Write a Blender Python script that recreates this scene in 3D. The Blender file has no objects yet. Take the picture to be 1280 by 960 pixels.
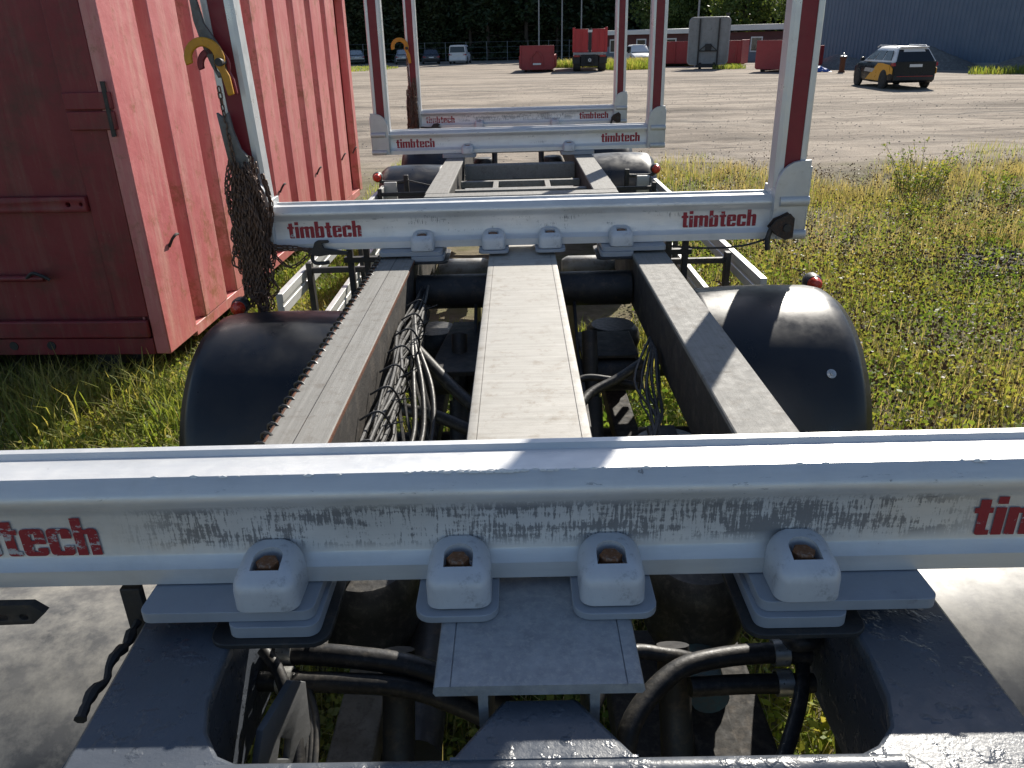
import bpy, bmesh, math, random
import numpy as np
from mathutils import Vector, Matrix
R = math.radians
random.seed(7); rng = np.random.default_rng(11)
S = bpy.context.scene
C = S.collection

# ------------------------------------------------------------------ camera
cd = bpy.data.cameras.new('camera'); cam = bpy.data.objects.new('camera', cd); C.objects.link(cam); S.camera = cam
cd.sensor_fit = 'HORIZONTAL'; cd.sensor_width = 36.0; cd.lens = 27.0; cd.clip_start = .02; cd.clip_end = 2000
EYE = 2.2
PITCH, YAW, ROLL = R(24.13), .0112, -.0213
cam.matrix_world = (Matrix.Translation((0, 0, EYE)) @ Matrix.Rotation(YAW, 4, 'Z') @ Matrix.Rotation(R(90) - PITCH, 4, 'X') @ Matrix.Rotation(ROLL, 4, 'Z'))

# ------------------------------------------------------------------ sky, sun, exposure
SUN_AZ, SUN_EL = R(25), R(35)
w = bpy.data.worlds.new('World'); S.world = w; w.use_nodes = True
nt = w.node_tree; bg = nt.nodes['Background']
sky = nt.nodes.new('ShaderNodeTexSky'); sky.sky_type = 'NISHITA'; sky.sun_disc = False
sky.sun_elevation = SUN_EL; sky.sun_rotation = SUN_AZ; sky.air_density = 1.0; sky.dust_density = .6; sky.ozone_density = 2.2
nt.links.new(sky.outputs[0], bg.inputs[0]); bg.inputs[1].default_value = .070
sl = bpy.data.lights.new('sun', 'SUN'); sun = bpy.data.objects.new('sun', sl); C.objects.link(sun)
sl.energy = 4.9; sl.angle = R(.5); sl.color = (1, .94, .84)
sd = Vector((math.sin(SUN_AZ) * math.cos(SUN_EL), math.cos(SUN_AZ) * math.cos(SUN_EL), math.sin(SUN_EL)))
sun.rotation_euler = sd.to_track_quat('Z', 'Y').to_euler(); sun.location = (20, 40, 40)
vs = S.view_settings; vs.view_transform = 'Standard'; vs.look = 'None'; vs.exposure = .70; vs.gamma = 1; vs.use_curve_mapping = False

# ------------------------------------------------------------------ materials
M = {}
class NT:
    def __init__(s, name):
        s.m = bpy.data.materials.new(name); s.m.use_nodes = True; s.t = s.m.node_tree; s.b = s.t.nodes['Principled BSDF']; s._o = None
    def n(s, t, **k):
        x = s.t.nodes.new(t)
        for a, v in k.items(): setattr(x, a, v)
        return x
    def l(s, a, b): s.t.links.new(a, b)
    def co(s, scale=(1, 1, 1), rot=(0, 0, 0), kind='Object'):
        if s._o is None: s._o = s.n('ShaderNodeTexCoord')
        mp = s.n('ShaderNodeMapping'); mp.inputs['Scale'].default_value = scale; mp.inputs['Rotation'].default_value = rot
        s.l(s._o.outputs[kind], mp.inputs[0]); return mp.outputs[0]
    def noise(s, scale, detail=6, rough=.6, co=None, dist=0):
        x = s.n('ShaderNodeTexNoise'); x.inputs['Scale'].default_value = scale; x.inputs['Detail'].default_value = detail
        x.inputs['Roughness'].default_value = rough; x.inputs['Distortion'].default_value = dist
        s.l(co if co is not None else s.co(), x.inputs['Vector']); return x.outputs['Fac']
    def ramp(s, f, *stops):
        r = s.n('ShaderNodeValToRGB'); e = r.color_ramp.elements
        while len(e) < len(stops): e.new(.5)
        for q, (p, c) in zip(e, stops):
            q.position = p; q.color = (c, c, c, 1) if isinstance(c, (int, float)) else (*c, 1)
        s.l(f, r.inputs[0]); return r.outputs[0]
    def mix(s, f, a, b, mode='MIX'):
        x = s.n('ShaderNodeMix', data_type='RGBA', blend_type=mode)
        for sock, v in ((x.inputs[0], f), (x.inputs[6], a), (x.inputs[7], b)):
            if isinstance(v, (int, float)): sock.default_value = v
            elif isinstance(v, tuple): sock.default_value = (*v, 1)
            else: s.l(v, sock)
        return x.outputs[2]
    def math(s, op, a, b=0):
        x = s.n('ShaderNodeMath', operation=op)
        for i, v in enumerate((a, b)):
            if isinstance(v, (int, float)): x.inputs[i].default_value = v
            else: s.l(v, x.inputs[i])
        return x.outputs[0]
    def xyz(s):
        if s._o is None: s._o = s.n('ShaderNodeTexCoord')
        x = s.n('ShaderNodeSeparateXYZ'); s.l(s._o.outputs['Object'], x.inputs[0]); return x.outputs
    def band(s, v, a, b, soft):
        m1 = s.n('ShaderNodeMapRange'); m1.inputs[1].default_value = a - soft; m1.inputs[2].default_value = a + soft; s.l(v, m1.inputs[0])
        m2 = s.n('ShaderNodeMapRange'); m2.inputs[1].default_value = b - soft; m2.inputs[2].default_value = b + soft; m2.inputs[3].default_value = 1; m2.inputs[4].default_value = 0; s.l(v, m2.inputs[0])
        return s.math('MULTIPLY', m1.outputs[0], m2.outputs[0])
    def bump(s, f, st=.3, d=.01):
        x = s.n('ShaderNodeBump'); x.inputs['Strength'].default_value = st; x.inputs['Distance'].default_value = d
        s.l(f, x.inputs['Height']); s.l(x.outputs[0], s.b.inputs['Normal'])
    def set(s, col=None, rough=None, metal=None, spec=None):
        for k, v in (('Base Color', col), ('Roughness', rough), ('Metallic', metal), ('Specular IOR Level', spec)):
            if v is None: continue
            if isinstance(v, tuple): s.b.inputs[k].default_value = (*v, 1)
            elif isinstance(v, (int, float)): s.b.inputs[k].default_value = v
            else: s.l(v, s.b.inputs[k])

def plain(name, c1, c2=None, scale=6, rough=.5, metal=0, bump=.15, bs=40, stretch=(1, 1, 1), dirt=None, dirt_amt=.5, spec=.5):
    n = NT(name); c2 = c2 or tuple(x * .7 for x in c1)
    f = n.ramp(n.noise(scale, 8, .65, n.co(stretch)), (.3, 0.0), (.7, 1.0))
    col = n.mix(f, c1, c2)
    if dirt:
        g = n.ramp(n.noise(scale * 2.3, 10, .75), (1 - dirt_amt - .12, 0.0), (1 - dirt_amt + .12, 1.0)); col = n.mix(g, col, dirt)
    rv = n.ramp(n.noise(scale * 3, 5), (.3, max(0, rough - .12)), (.7, min(1, rough + .12)))
    n.set(col, rv, metal, spec)
    if bump: n.bump(n.noise(bs, 6, .6, n.co(stretch)), bump, .004)
    M[name] = n.m; return n

def bunk_mat(name, amount, lo, hi):
    n = NT(name); x, y, z = n.xyz()
    base = n.mix(n.ramp(n.noise(5, 8, .7, n.co((.6, 6, 6))), (.3, 0.0), (.75, 1.0)), (.72, .72, .715), (.60, .605, .61))
    streak = n.noise(1, 6, .65, n.co((260, 130, 26), (0, .13, 0))); fine = n.noise(1, 9, .85, n.co((240, 60, 200), (0, -.5, 0)))
    area = n.noise(1, 5, .65, n.co((7, 7, 34)))
    zb = n.band(z, 1.246, 1.320, .010); xb = n.band(x, lo, hi, .07)
    s1 = n.math('ADD', n.math('MULTIPLY', streak, .60), n.math('MULTIPLY', fine, .40))
    s1 = n.math('ADD', s1, n.math('MULTIPLY', n.math('SUBTRACT', area, .5), .62))
    m = n.math('MULTIPLY', n.ramp(s1, (.62 - amount * .14, 0.0), (.66 - amount * .14, 1.0)), n.math('MULTIPLY', zb, xb))
    # chipped paint along the rounded lip and step
    chips = n.ramp(n.math('ADD', n.noise(1, 9, .8, n.co((16, 40, 90))), n.math('MULTIPLY', n.noise(2.2, 3), .18)), (.70, 0.0), (.735, 1.0))
    lip = n.band(z, 1.30, 1.362, .008)
    m2 = n.math('MULTIPLY', chips, lip)
    grime = n.ramp(n.noise(1, 8, .7, n.co((7, 7, 7))), (.5, 0.0), (.85, 1.0))
    col = n.mix(n.math('MULTIPLY', grime, .35), base, (.34, .33, .31))
    col = n.mix(n.math('MULTIPLY', n.math('MAXIMUM', m, m2), .82), col, (.15, .155, .17))
    spots = n.ramp(n.noise(1, 4, .6, n.co((28, 28, 28))), (.735, 0.0), (.75, 1.0)); col = n.mix(n.math('MULTIPLY', spots, .6), col, (.14, .13, .12))
    n.set(col, n.ramp(n.noise(30, 5), (.3, .32), (.7, .52)), .35, .5)
    n.bump(n.noise(1, 8, .7, n.co((60, 300, 200))), .12, .002); M[name] = n.m
for k, (am, lo, hi) in enumerate(((.95, -.62, .72), (.12, -.75, .8), (.1, -.8, .6), (.85, -.62, .66))): bunk_mat('bunk_aluminium_%d' % k, am, lo, hi)

def letter_mat(name, wear):
    n = NT(name)
    f = n.ramp(n.math('ADD', n.noise(1, 8, .75, n.co((26, 26, 60))), n.math('MULTIPLY', n.noise(6, 2), .2)), (.70 - wear * .1, 0.0), (.72 - wear * .1, 1.0))
    n.set(n.mix(f, (.29, .014, .028), (.45, .45, .46)), .5); M[name] = n.m
letter_mat('letter_red', 0.1); letter_mat('letter_red_worn', .62)
plain('aluminium', (.60, .61, .62), (.46, .47, .48), 7, .42, .35, .1, 120, dirt=(.33, .31, .28), dirt_amt=.32)
plain('stake_aluminium', (.66, .67, .68), (.52, .53, .54), 5, .36, .45, .06, 90, (1, 1, .15), dirt=(.35, .33, .31), dirt_amt=.3)
plain('guard_aluminium', (.66, .66, .65), (.5, .5, .48), 6, .45, .3, .08, 60, (1, .2, 1))
plain('clamp_paint', (.60, .615, .635), (.50, .51, .54), 14, .42, .1, .12, 120, dirt=(.10, .10, .11), dirt_amt=.325)
plain('plate_paint', (.36, .38, .42), (.30, .32, .355), 9, .5, .1, .1, 120, dirt=(.15, .15, .16), dirt_amt=.27)
plain('galvanised_beam', (.40, .41, .425), (.27, .28, .295), 34, .5, .3, .25, 150, dirt=(.48, .47, .45), dirt_amt=.4)
n = plain('rail_aluminium', (.27, .262, .245), (.19, .184, .17), 9, .68, 0, .3, 160, (9, .2, 9), dirt=(.13, .11, .09), dirt_amt=.36, spec=.25)
n = plain('beam_aluminium', (.43, .41, .375), (.31, .295, .265), 7, .6, .05, .3, 70, (.35, 7, 1), dirt=(.22, .185, .14), dirt_amt=.36, spec=.35)
n = NT('frame_paint')   # thick bluish grey enamel with runs
f = n.ramp(n.noise(9, 8, .7), (.3, 0.0), (.7, 1.0)); col = n.mix(f, (.085, .097, .118), (.065, .075, .092))
dust = n.ramp(n.noise(16, 10, .8), (.60, 0.0), (.8, 1.0)); col = n.mix(n.math('MULTIPLY', dust, .5), col, (.20, .19, .17))
n.set(col, n.ramp(n.noise(40, 6), (.3, .22), (.7, .45)), .0, .6)
n.bump(n.math('ADD', n.ramp(n.noise(34, 4, .5), (.56, 0.0), (.66, 1.0)), n.math('MULTIPLY', n.noise(160, 5), .4)), .35, .004); M['frame_paint'] = n.m
plain('black_plastic', (.008, .009, .012), (.011, .012, .015), 3, .36, 0, .05, 30, dirt=(.022, .021, .021), dirt_amt=.36)
plain('dusty_plastic', (.05, .05, .05), (.15, .147, .14), 3.0, .46, 0, .06, 20, (1, 2, 2), dirt=(.30, .285, .25), dirt_amt=.47)
plain('tyre_rubber', (.018, .018, .018), (.03, .028, .026), 14, .85, 0, .4, 60, dirt=(.10, .085, .07), dirt_amt=.4)
plain('black_rubber', (.020, .020, .021), (.035, .034, .033), 20, .48, 0, .2, 90, dirt=(.11, .10, .085), dirt_amt=.38)
plain('grey_cable', (.05, .05, .05), (.10, .098, .092), 18, .5, 0, .1, 90, dirt=(.17, .15, .13), dirt_amt=.36)
plain('dark_steel', (.028, .029, .032), (.05, .047, .045), 10, .55, .3, .25, 60, dirt=(.12, .09, .065), dirt_amt=.36)
plain('shaded_web', (.035, .032, .03), (.055, .049, .044), 6, .7, .1, .3, 60, (2, .6, 2), dirt=(.13, .11, .09), dirt_amt=.38)  # rail web colour darkened to paint in its shade, dirt on top
plain('plate_dark', (.20, .205, .21), (.14, .144, .15), 12, .55, .2, .2, 60)
plain('painted_tank', (.34, .34, .33), (.25, .24, .22), 12, .5, .1, .2, 60, dirt=(.12, .08, .055), dirt_amt=.38)
plain('teal_paint', (.05, .13, .15), (.07, .10, .11), 14, .6, 0, .2, 70, dirt=(.10, .085, .07), dirt_amt=.42)
plain('rust', (.16, .055, .022), (.07, .03, .018), 30, .85, .1, .5, 90)
plain('bolt_rust', (.30, .13, .05), (.16, .07, .035), 60, .6, .4, .3, 160, dirt=(.40, .34, .28), dirt_amt=.36)
plain('dirty_steel', (.20, .165, .12), (.30, .265, .21), 16, .8, .1, .6, 60, dirt=(.14, .10, .07), dirt_amt=.4)
plain('chain_steel', (.17, .095, .06), (.075, .055, .05), 40, .55, .45, .3, 160)
plain('lever_steel', (.13, .135, .14), (.09, .085, .08), 20, .5, .4, .2, 90, dirt=(.10, .05, .03), dirt_amt=.35)
plain('hook_yellow', (.55, .27, .008), (.42, .19, .008), 25, .45, 0, .15, 80, dirt=(.20, .12, .03), dirt_amt=.33)
plain('strip_red', (.20, .008, .018), (.16, .007, .016), 9, .45, 0, .08, 60, dirt=(.40, .34, .34), dirt_amt=.235)
plain('lamp_red', (.60, .05, .02), (.5, .03, .015), 30, .25, 0, 0)
plain('lamp_amber', (.30, .06, .02), (.2, .03, .01), 30, .25, 0, 0)
plain('white_flake', (.8, .8, .78), (.7, .7, .68), 20, .5, 0, 0)
plain('ratchet_steel', (.05, .035, .028), (.035, .03, .028), 45, .65, .3, .5, 110, dirt=(.16, .07, .035), dirt_amt=.38)
plain('zinc', (.6, .6, .58), (.45, .45, .43), 40, .35, .7, .1, 90)

def container_mat():
    n = NT('container_red'); x, y, z = n.xyz()
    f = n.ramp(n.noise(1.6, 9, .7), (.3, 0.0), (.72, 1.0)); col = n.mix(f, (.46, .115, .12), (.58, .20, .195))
    st = n.ramp(n.noise(1, 9, .75, n.co((9, 9, .8))), (.48, 0.0), (.68, 1.0)); col = n.mix(n.math('MULTIPLY', st, .75), col, (.60, .34, .28))
    ru = n.ramp(n.math('ADD', n.noise(5, 10, .8), n.math('MULTIPLY', n.noise(.8, 3), .25)), (.66, 0.0), (.76, 1.0)); col = n.mix(n.math('MULTIPLY', ru, .85), col, (.30, .12, .065))
    sc = n.ramp(n.noise(1, 10, .85, n.co((40, 40, 7), (0, .5, .3))), (.68, 0.0), (.71, 1.0)); col = n.mix(n.math('MULTIPLY', sc, .55), col, (.16, .035, .03))
    n.set(col, n.ramp(n.noise(9, 5), (.3, .36), (.7, .52)), 0, .6); n.bump(n.noise(4, 9, .65), .25, .03); M['container_red'] = n.m
    n = NT('container_red_shaded'); f = n.ramp(n.noise(1.8, 9, .7), (.3, 0.0), (.72, 1.0)); col = n.mix(f, (.17, .016, .022), (.22, .034, .038))  # container red darkened: shade of the end facing off the sun is in the colour
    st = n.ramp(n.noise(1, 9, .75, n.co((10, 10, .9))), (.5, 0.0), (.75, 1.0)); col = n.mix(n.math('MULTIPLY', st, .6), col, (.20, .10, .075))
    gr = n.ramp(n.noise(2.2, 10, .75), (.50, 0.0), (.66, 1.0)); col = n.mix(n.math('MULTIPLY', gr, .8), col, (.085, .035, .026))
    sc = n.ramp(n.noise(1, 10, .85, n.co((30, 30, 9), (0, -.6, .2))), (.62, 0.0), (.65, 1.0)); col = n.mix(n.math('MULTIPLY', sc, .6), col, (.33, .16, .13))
    n.set(col, .5, 0, .4); n.bump(n.noise(5, 9, .65), .25, .02); M['container_red_shaded'] = n.m
container_mat()
plain('far_red', (.33, .035, .04), (.26, .03, .032), 2, .55, 0, .1, 10, dirt=(.22, .09, .07), dirt_amt=.33)
plain('bright_red', (.45, .02, .025), (.38, .018, .022), 2, .45, 0, .05, 10)
plain('dark_chassis', (.02, .02, .021), (.035, .033, .03), 5, .7, 0, .2, 20)
plain('white_paint', (.72, .72, .72), (.62, .62, .62), 2, .35, 0, 0)
plain('silver_paint', (.42, .44, .46), (.36, .38, .40), 2, .32, .4, 0)
plain('dark_paint', (.012, .013, .016), (.010, .011, .013), 2, .3, 0, 0, spec=.25)
plain('navy_paint', (.06, .075, .10), (.05, .06, .085), 2, .3, .2, 0)
plain('yellow_paint', (.72, .34, .015), (.66, .30, .012), 2, .35, 0, 0)
plain('car_glass', (.014, .017, .021), (.02, .024, .028), 2, .08, 0, 0)
plain('tail_red', (.35, .02, .02), (.25, .012, .012), 6, .25, 0, 0)
plain('hall_blue', (.130, .175, .245), (.115, .155, .22), .35, .5, .15, .05, 3, (1, 1, .2))
plain('roof_white', (.72, .72, .70), (.6, .6, .58), .6, .6, 0, .1, 4)
plain('barn_red', (.12, .045, .045), (.095, .036, .036), 1.2, .8, 0, .2, 10)
plain('wall_grey', (.19, .215, .25), (.16, .18, .21), 1.2, .75, 0, .1, 10)
plain('galv_board', (.27, .28, .28), (.19, .195, .195), 1.4, .6, .2, .1, 6, (1, 1, .4), dirt=(.13, .125, .12), dirt_amt=.36)
plain('stone_pile', (.15, .147, .14), (.10, .098, .095), 3, .95, 0, 1.0, 12, dirt=(.27, .26, .25), dirt_amt=.4)
plain('clod_earth', (.10, .085, .07), (.06, .05, .042), 9, .95, 0, 1.0, 40, dirt=(.20, .18, .15), dirt_amt=.4)
plain('pebble', (.34, .31, .28), (.20, .185, .17), .9, .9, 0, .3, 50)
plain('bark', (.085, .065, .05), (.05, .04, .032), 5, .95, 0, .8, 20, (4, 4, .6))
plain('pole_grey', (.30, .31, .32), (.24, .25, .26), 4, .5, .3, .05, 20)
plain('blue_tarp', (.05, .13, .42), (.04, .10, .34), 6, .5, 0, .5, 14)

def leaf_mat(name, a, b, c, trans=.35, rough=.55):
    n = NT(name); at = n.n('ShaderNodeAttribute', attribute_name='rnd')
    col = n.ramp(at.outputs['Fac'], (0, a), (.5, b), (1, c)); n.set(col, rough, 0, .35)
    tr = n.n('ShaderNodeBsdfTranslucent'); n.l(n.mix(1.0, col, (1.25, 1.2, .7), 'MULTIPLY'), tr.inputs[0])
    mx = n.n('ShaderNodeMixShader'); mx.inputs[0].default_value = trans
    out = n.t.nodes['Material Output']; n.l(n.b.outputs[0], mx.inputs[1]); n.l(tr.outputs[0], mx.inputs[2]); n.l(mx.outputs[0], out.inputs[0]); M[name] = n.m
leaf_mat('grass_green', (.13, .20, .035), (.24, .30, .06), (.44, .38, .13), .55)
leaf_mat('grass_dry', (.46, .37, .18), (.54, .44, .25), (.36, .31, .12), .45)
leaf_mat('clover_green', (.10, .17, .03), (.19, .255, .05), (.38, .34, .09), .5)
leaf_mat('seed_brown', (.035, .022, .016), (.07, .04, .025), (.11, .06, .04), .1)
leaf_mat('spruce_green', (.014, .028, .012), (.024, .042, .016), (.036, .055, .02), .2)
leaf_mat('birch_green', (.06, .10, .022), (.10, .14, .035), (.15, .18, .05), .35)
leaf_mat('thicket_green', (.016, .028, .010), (.028, .042, .014), (.045, .055, .018), .2)

# ------------------------------------------------------------------ mesh helpers
class MB:
    def __init__(s): s.v = []; s.f = []
    def add(s, vs, fs):
        o = len(s.v); s.v += [tuple(p) for p in vs]; s.f += [tuple(o + i for i in f) for f in fs]; return s
    def box(s, x0, x1, y0, y1, z0, z1):
        return s.add([(x, y, z) for x in (x0, x1) for y in (y0, y1) for z in (z0, z1)], [(0, 1, 3, 2), (4, 6, 7, 5), (0, 4, 5, 1), (2, 3, 7, 6), (0, 2, 6, 4), (1, 5, 7, 3)])
    def prism(s, pts, a, b, axis='x', caps=True):
        n = len(pts)
        def P(u, v, t): return {'x': (t, u, v), 'y': (u, t, v), 'z': (u, v, t)}[axis]
        vs = [P(u, v, a) for u, v in pts] + [P(u, v, b) for u, v in pts]
        fs = [(i, (i + 1) % n, n + (i + 1) % n, n + i) for i in range(n)]
        if caps: fs += [tuple(range(n))[::-1], tuple(range(n, 2 * n))]
        return s.add(vs, fs)
    def tube(s, pts, r, n=10, caps=True):
        pts = [Vector(p) for p in pts]; rs = r if isinstance(r, (list, tuple)) else [r] * len(pts)
        ups = None; rings = []
        for i, p in enumerate(pts):
            t = (pts[min(i + 1, len(pts) - 1)] - pts[max(i - 1, 0)]).normalized()
            if ups is None: ups = Vector((0, 0, 1)) if abs(t.z) < .9 else Vector((1, 0, 0))
            a = t.cross(ups).normalized(); ups = a.cross(t).normalized()
            rings.append([p + (a * math.cos(2 * math.pi * k / n) + ups * math.sin(2 * math.pi * k / n)) * rs[i] for k in range(n)])
        vs = [q for g in rings for q in g]; fs = []
        for i in range(len(pts) - 1):
            for k in range(n): fs.append((i * n + k, i * n + (k + 1) % n, (i + 1) * n + (k + 1) % n, (i + 1) * n + k))
        if caps: fs += [tuple(range(n))[::-1], tuple(range((len(pts) - 1) * n, len(pts) * n))]
        return s.add(vs, fs)
    def lathe(s, prof, axis='z', c=(0, 0, 0), n=24):
        vs = []; fs = []; m = len(prof)
        for k in range(n):
            a = 2 * math.pi * k / n
            for r, h in prof:
                u, v = r * math.cos(a), r * math.sin(a)
                p = {'z': (u, v, h), 'x': (h, u, v), 'y': (u, h, v)}[axis]; vs.append((p[0] + c[0], p[1] + c[1], p[2] + c[2]))
        for k in range(n):
            for j in range(m - 1): fs.append((k * m + j, ((k + 1) % n) * m + j, ((k + 1) % n) * m + j + 1, k * m + j + 1))
        return s.add(vs, fs)
    def mesh(s, name, mat, smooth=False, fix=True):
        me = bpy.data.meshes.new(name); me.from_pydata(s.v, [], s.f)
        bm = bmesh.new(); bm.from_mesh(me)
        if fix: bmesh.ops.recalc_face_normals(bm, faces=bm.faces)
        big = [f for f in bm.faces if len(f.verts) > 4]
        if big: bmesh.ops.triangulate(bm, faces=big)
        bm.to_mesh(me); bm.free(); me.materials.append(M[mat])
        if smooth: me.shade_smooth(); me.set_sharp_from_angle(angle=R(38))
        return me
    def build(s, name, mat, parent=None, smooth=False, bevel=0, seg=2):
        o = bpy.data.objects.new(name, s.mesh(name, mat, smooth or bevel > 0)); C.objects.link(o); o.parent = parent
        if bevel:
            b = o.modifiers.new('bevel', 'BEVEL'); b.width = bevel; b.segments = seg; b.limit_method = 'ANGLE'; b.angle_limit = R(35)
        return o
def tag(o, label, cat, group=None, kind=None):
    o['label'] = label
    if cat: o['category'] = cat
    if group: o['group'] = group
    if kind: o['kind'] = kind
    return o
def empty(name, loc=(0, 0, 0), rot=(0, 0, 0)):
    o = bpy.data.objects.new(name, None); C.objects.link(o); o.location = loc; o.rotation_euler = rot; o.empty_display_size = .2; return o
def inst(src, parent, loc=(0, 0, 0), rot=(0, 0, 0), sc=(1, 1, 1), name=None):
    o = bpy.data.objects.new(name or src.name.split('.')[0], src.data); C.objects.link(o); o.parent = parent
    o.location = loc; o.rotation_euler = rot; o.scale = sc
    for m in src.modifiers:
        if m.type == 'BEVEL':
            b = o.modifiers.new('bevel', 'BEVEL'); b.width = m.width; b.segments = m.segments; b.limit_method = 'ANGLE'; b.angle_limit = m.angle_limit
    return o
def boolean(o, cutter_mb):
    me = cutter_mb.mesh('cut', 'rust'); c = bpy.data.objects.new('cut', me); C.objects.link(c); c.parent = o.parent
    md = o.modifiers.new('cut', 'BOOLEAN'); md.object = c; md.operation = 'DIFFERENCE'; md.solver = 'EXACT'
    if len(o.modifiers) > 1 and o.modifiers[0].type == 'BEVEL': o.modifiers.move(1, 0)
    bpy.context.view_layer.update()
    dg = bpy.context.evaluated_depsgraph_get(); new = bpy.data.meshes.new_from_object(o.evaluated_get(dg))
    o.modifiers.clear(); o.data = new; new.shade_smooth(); new.set_sharp_from_angle(angle=R(38)); bpy.data.objects.remove(c)
def smooth_path(pts, k=6):
    pts = [Vector(p) for p in pts]; out = []
    for i in range(len(pts) - 1):
        p0, p1, p2, p3 = pts[max(i - 1, 0)], pts[i], pts[i + 1], pts[min(i + 2, len(pts) - 1)]
        for j in range(k):
            t = j / k; out.append(.5 * ((2 * p1) + (p2 - p0) * t + (2 * p0 - 5 * p1 + 4 * p2 - p3) * t * t + (3 * p1 - p0 - 3 * p2 + p3) * t ** 3))
    return out + [pts[-1]]
def rrect(x0, x1, y0, y1, r, n=5):
    o = []
    for cx, cy, a0 in ((x1 - r, y1 - r, 0), (x0 + r, y1 - r, 90), (x0 + r, y0 + r, 180), (x1 - r, y0 + r, 270)):
        for k in range(n + 1): a = R(a0 + 90 * k / n); o.append((cx + r * math.cos(a), cy + r * math.sin(a)))
    return o

def gz(x, y):
    h = .018 * np.sin(1.7 * x + .6 * y) + .015 * np.sin(2.3 * y - 1.1 * x + 1) + .008 * np.sin(5.1 * x + 3.7 * y) + .006 * np.sin(7.3 * y - 4.4 * x)
    return h * np.clip(1.6 - np.hypot(x, y) / 40, .15, 1) - .03
def mesh_np(name, v, quads, mat, rnd=None, tris=None):
    me = bpy.data.meshes.new(name); me.vertices.add(len(v)); me.vertices.foreach_set('co', np.asarray(v, np.float32).ravel())
    nq = 0 if quads is None else len(quads); nt_ = 0 if tris is None else len(tris)
    idx = np.concatenate(([] if quads is None else [np.asarray(quads).ravel()]) + ([] if tris is None else [np.asarray(tris).ravel()])).astype(np.int32)
    me.loops.add(len(idx)); me.loops.foreach_set('vertex_index', idx); me.polygons.add(nq + nt_)
    st = np.concatenate((np.arange(nq) * 4, nq * 4 + np.arange(nt_) * 3)).astype(np.int32); me.polygons.foreach_set('loop_start', st)
    me.update(calc_edges=True)
    if rnd is not None: a = me.attributes.new('rnd', 'FLOAT', 'POINT'); a.data.foreach_set('value', np.asarray(rnd, np.float32))
    me.materials.append(M[mat]); return me
def add_obj(name, me, parent=None):
    o = bpy.data.objects.new(name, me); C.objects.link(o); o.parent = parent; return o
def tone(xy): return np.clip(.62 * (.5 + .5 * np.sin(.9 * xy[:, 0] + 1.6 * np.sin(.6 * xy[:, 1]) + .8) * np.sin(1.1 * xy[:, 1] + 1.2 * np.sin(.8 * xy[:, 0]))) + .25 * (.5 + .5 * np.sin(3.1 * xy[:, 0] + 2.3 * xy[:, 1])) + rng.normal(.06, .20, len(xy)), 0, 1)
def blades(xy, z0, h, wd, lean, mat, name):
    n = len(xy); a = rng.uniform(0, 2 * np.pi, n); d = np.stack((np.cos(a), np.sin(a)), 1); p = np.stack((-d[:, 1], d[:, 0]), 1)
    h = h[:, None]; wd = wd[:, None]; L = (h * lean * rng.uniform(.2, 1, n)[:, None])
    z0 = np.asarray(z0).reshape(-1, 1)
    b = xy
    v = np.empty((n, 5, 3))
    v[:, 0] = np.hstack((b - p * wd, z0)); v[:, 1] = np.hstack((b + p * wd, z0))
    m = b + d * L * .3
    v[:, 2] = np.hstack((m + p * wd * .8, z0 + h * .58)); v[:, 3] = np.hstack((m - p * wd * .8, z0 + h * .58))
    v[:, 4] = np.hstack((b + d * L, z0 + h * (1 - .25 * np.minimum(lean, 1))))
    o = np.arange(n)[:, None] * 5
    return mesh_np(name, v.reshape(-1, 3), o + [0, 1, 2, 3], mat, np.repeat(tone(xy), 5), o + [3, 2, 4])
def cards(ctr, size, mat, name, flat=.0, aspect=.6, rnd=None):
    n = len(ctr); u = rng.normal(size=(n, 3)); u[:, 2] *= (1 - flat); u /= np.linalg.norm(u, axis=1)[:, None] + 1e-9
    t = rng.normal(size=(n, 3)); t[:, 2] *= (1 - flat); wv = np.cross(u, t); wv /= np.linalg.norm(wv, axis=1)[:, None] + 1e-9
    s = (size if np.ndim(size) else np.full(n, size))[:, None]
    v = np.stack((ctr - u * s, ctr + wv * s * aspect * .9 - u * s * .1, ctr + u * s, ctr - wv * s * aspect + u * s * .15), 1)
    return mesh_np(name, v.reshape(-1, 3), np.arange(n)[:, None] * 4 + [0, 1, 2, 3], mat, np.repeat(tone(ctr[:, :2]) if rnd is None else rnd, 4))

# ================================================================== GROUND
def ground():
    xs = np.unique(np.concatenate((np.linspace(-600, -20, 16), np.linspace(-20, 20, 161), np.linspace(20, 600, 16))))
    ys = np.unique(np.concatenate((np.linspace(-60, -2, 8), np.linspace(-2, 24, 131), np.linspace(24, 120, 100), np.linspace(120, 900, 14))))
    X, Y = np.meshgrid(xs, ys); Z = gz(X, Y); nx = len(xs); ny = len(ys)
    i = (np.arange(ny - 1)[:, None] * nx + np.arange(nx - 1)[None]).ravel()[:, None]
    me = mesh_np('ground', np.stack((X, Y, Z), -1).reshape(-1, 3), i + [0, 1, nx + 1, nx], 'gravel_yard'); me.shade_smooth()
    o = add_obj('ground', me); tag(o, 'dry gravel yard with tyre tracks and grassy earth', None, kind='structure')
n = NT('gravel_yard'); x, y, z = n.xyz()
big = n.noise(.14, 6, .6); med = n.noise(1, 9, .72, n.co((.55, 1.6, 1))); fine = n.noise(42, 8, .8)
tr = n.noise(1, 6, .6, n.co((.05, .5, 1), (0, 0, .12)), dist=.6); tr2 = n.noise(1, 6, .65, n.co((.16, 1.2, 1), (0, 0, -.2)), dist=.9)
wv = n.n('ShaderNodeTexWave', wave_type='RINGS', rings_direction='Z'); wv.inputs['Scale'].default_value = .16; wv.inputs['Distortion'].default_value = 3.5; wv.inputs['Detail'].default_value = 4; wv.inputs['Detail Scale'].default_value = .7
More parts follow.
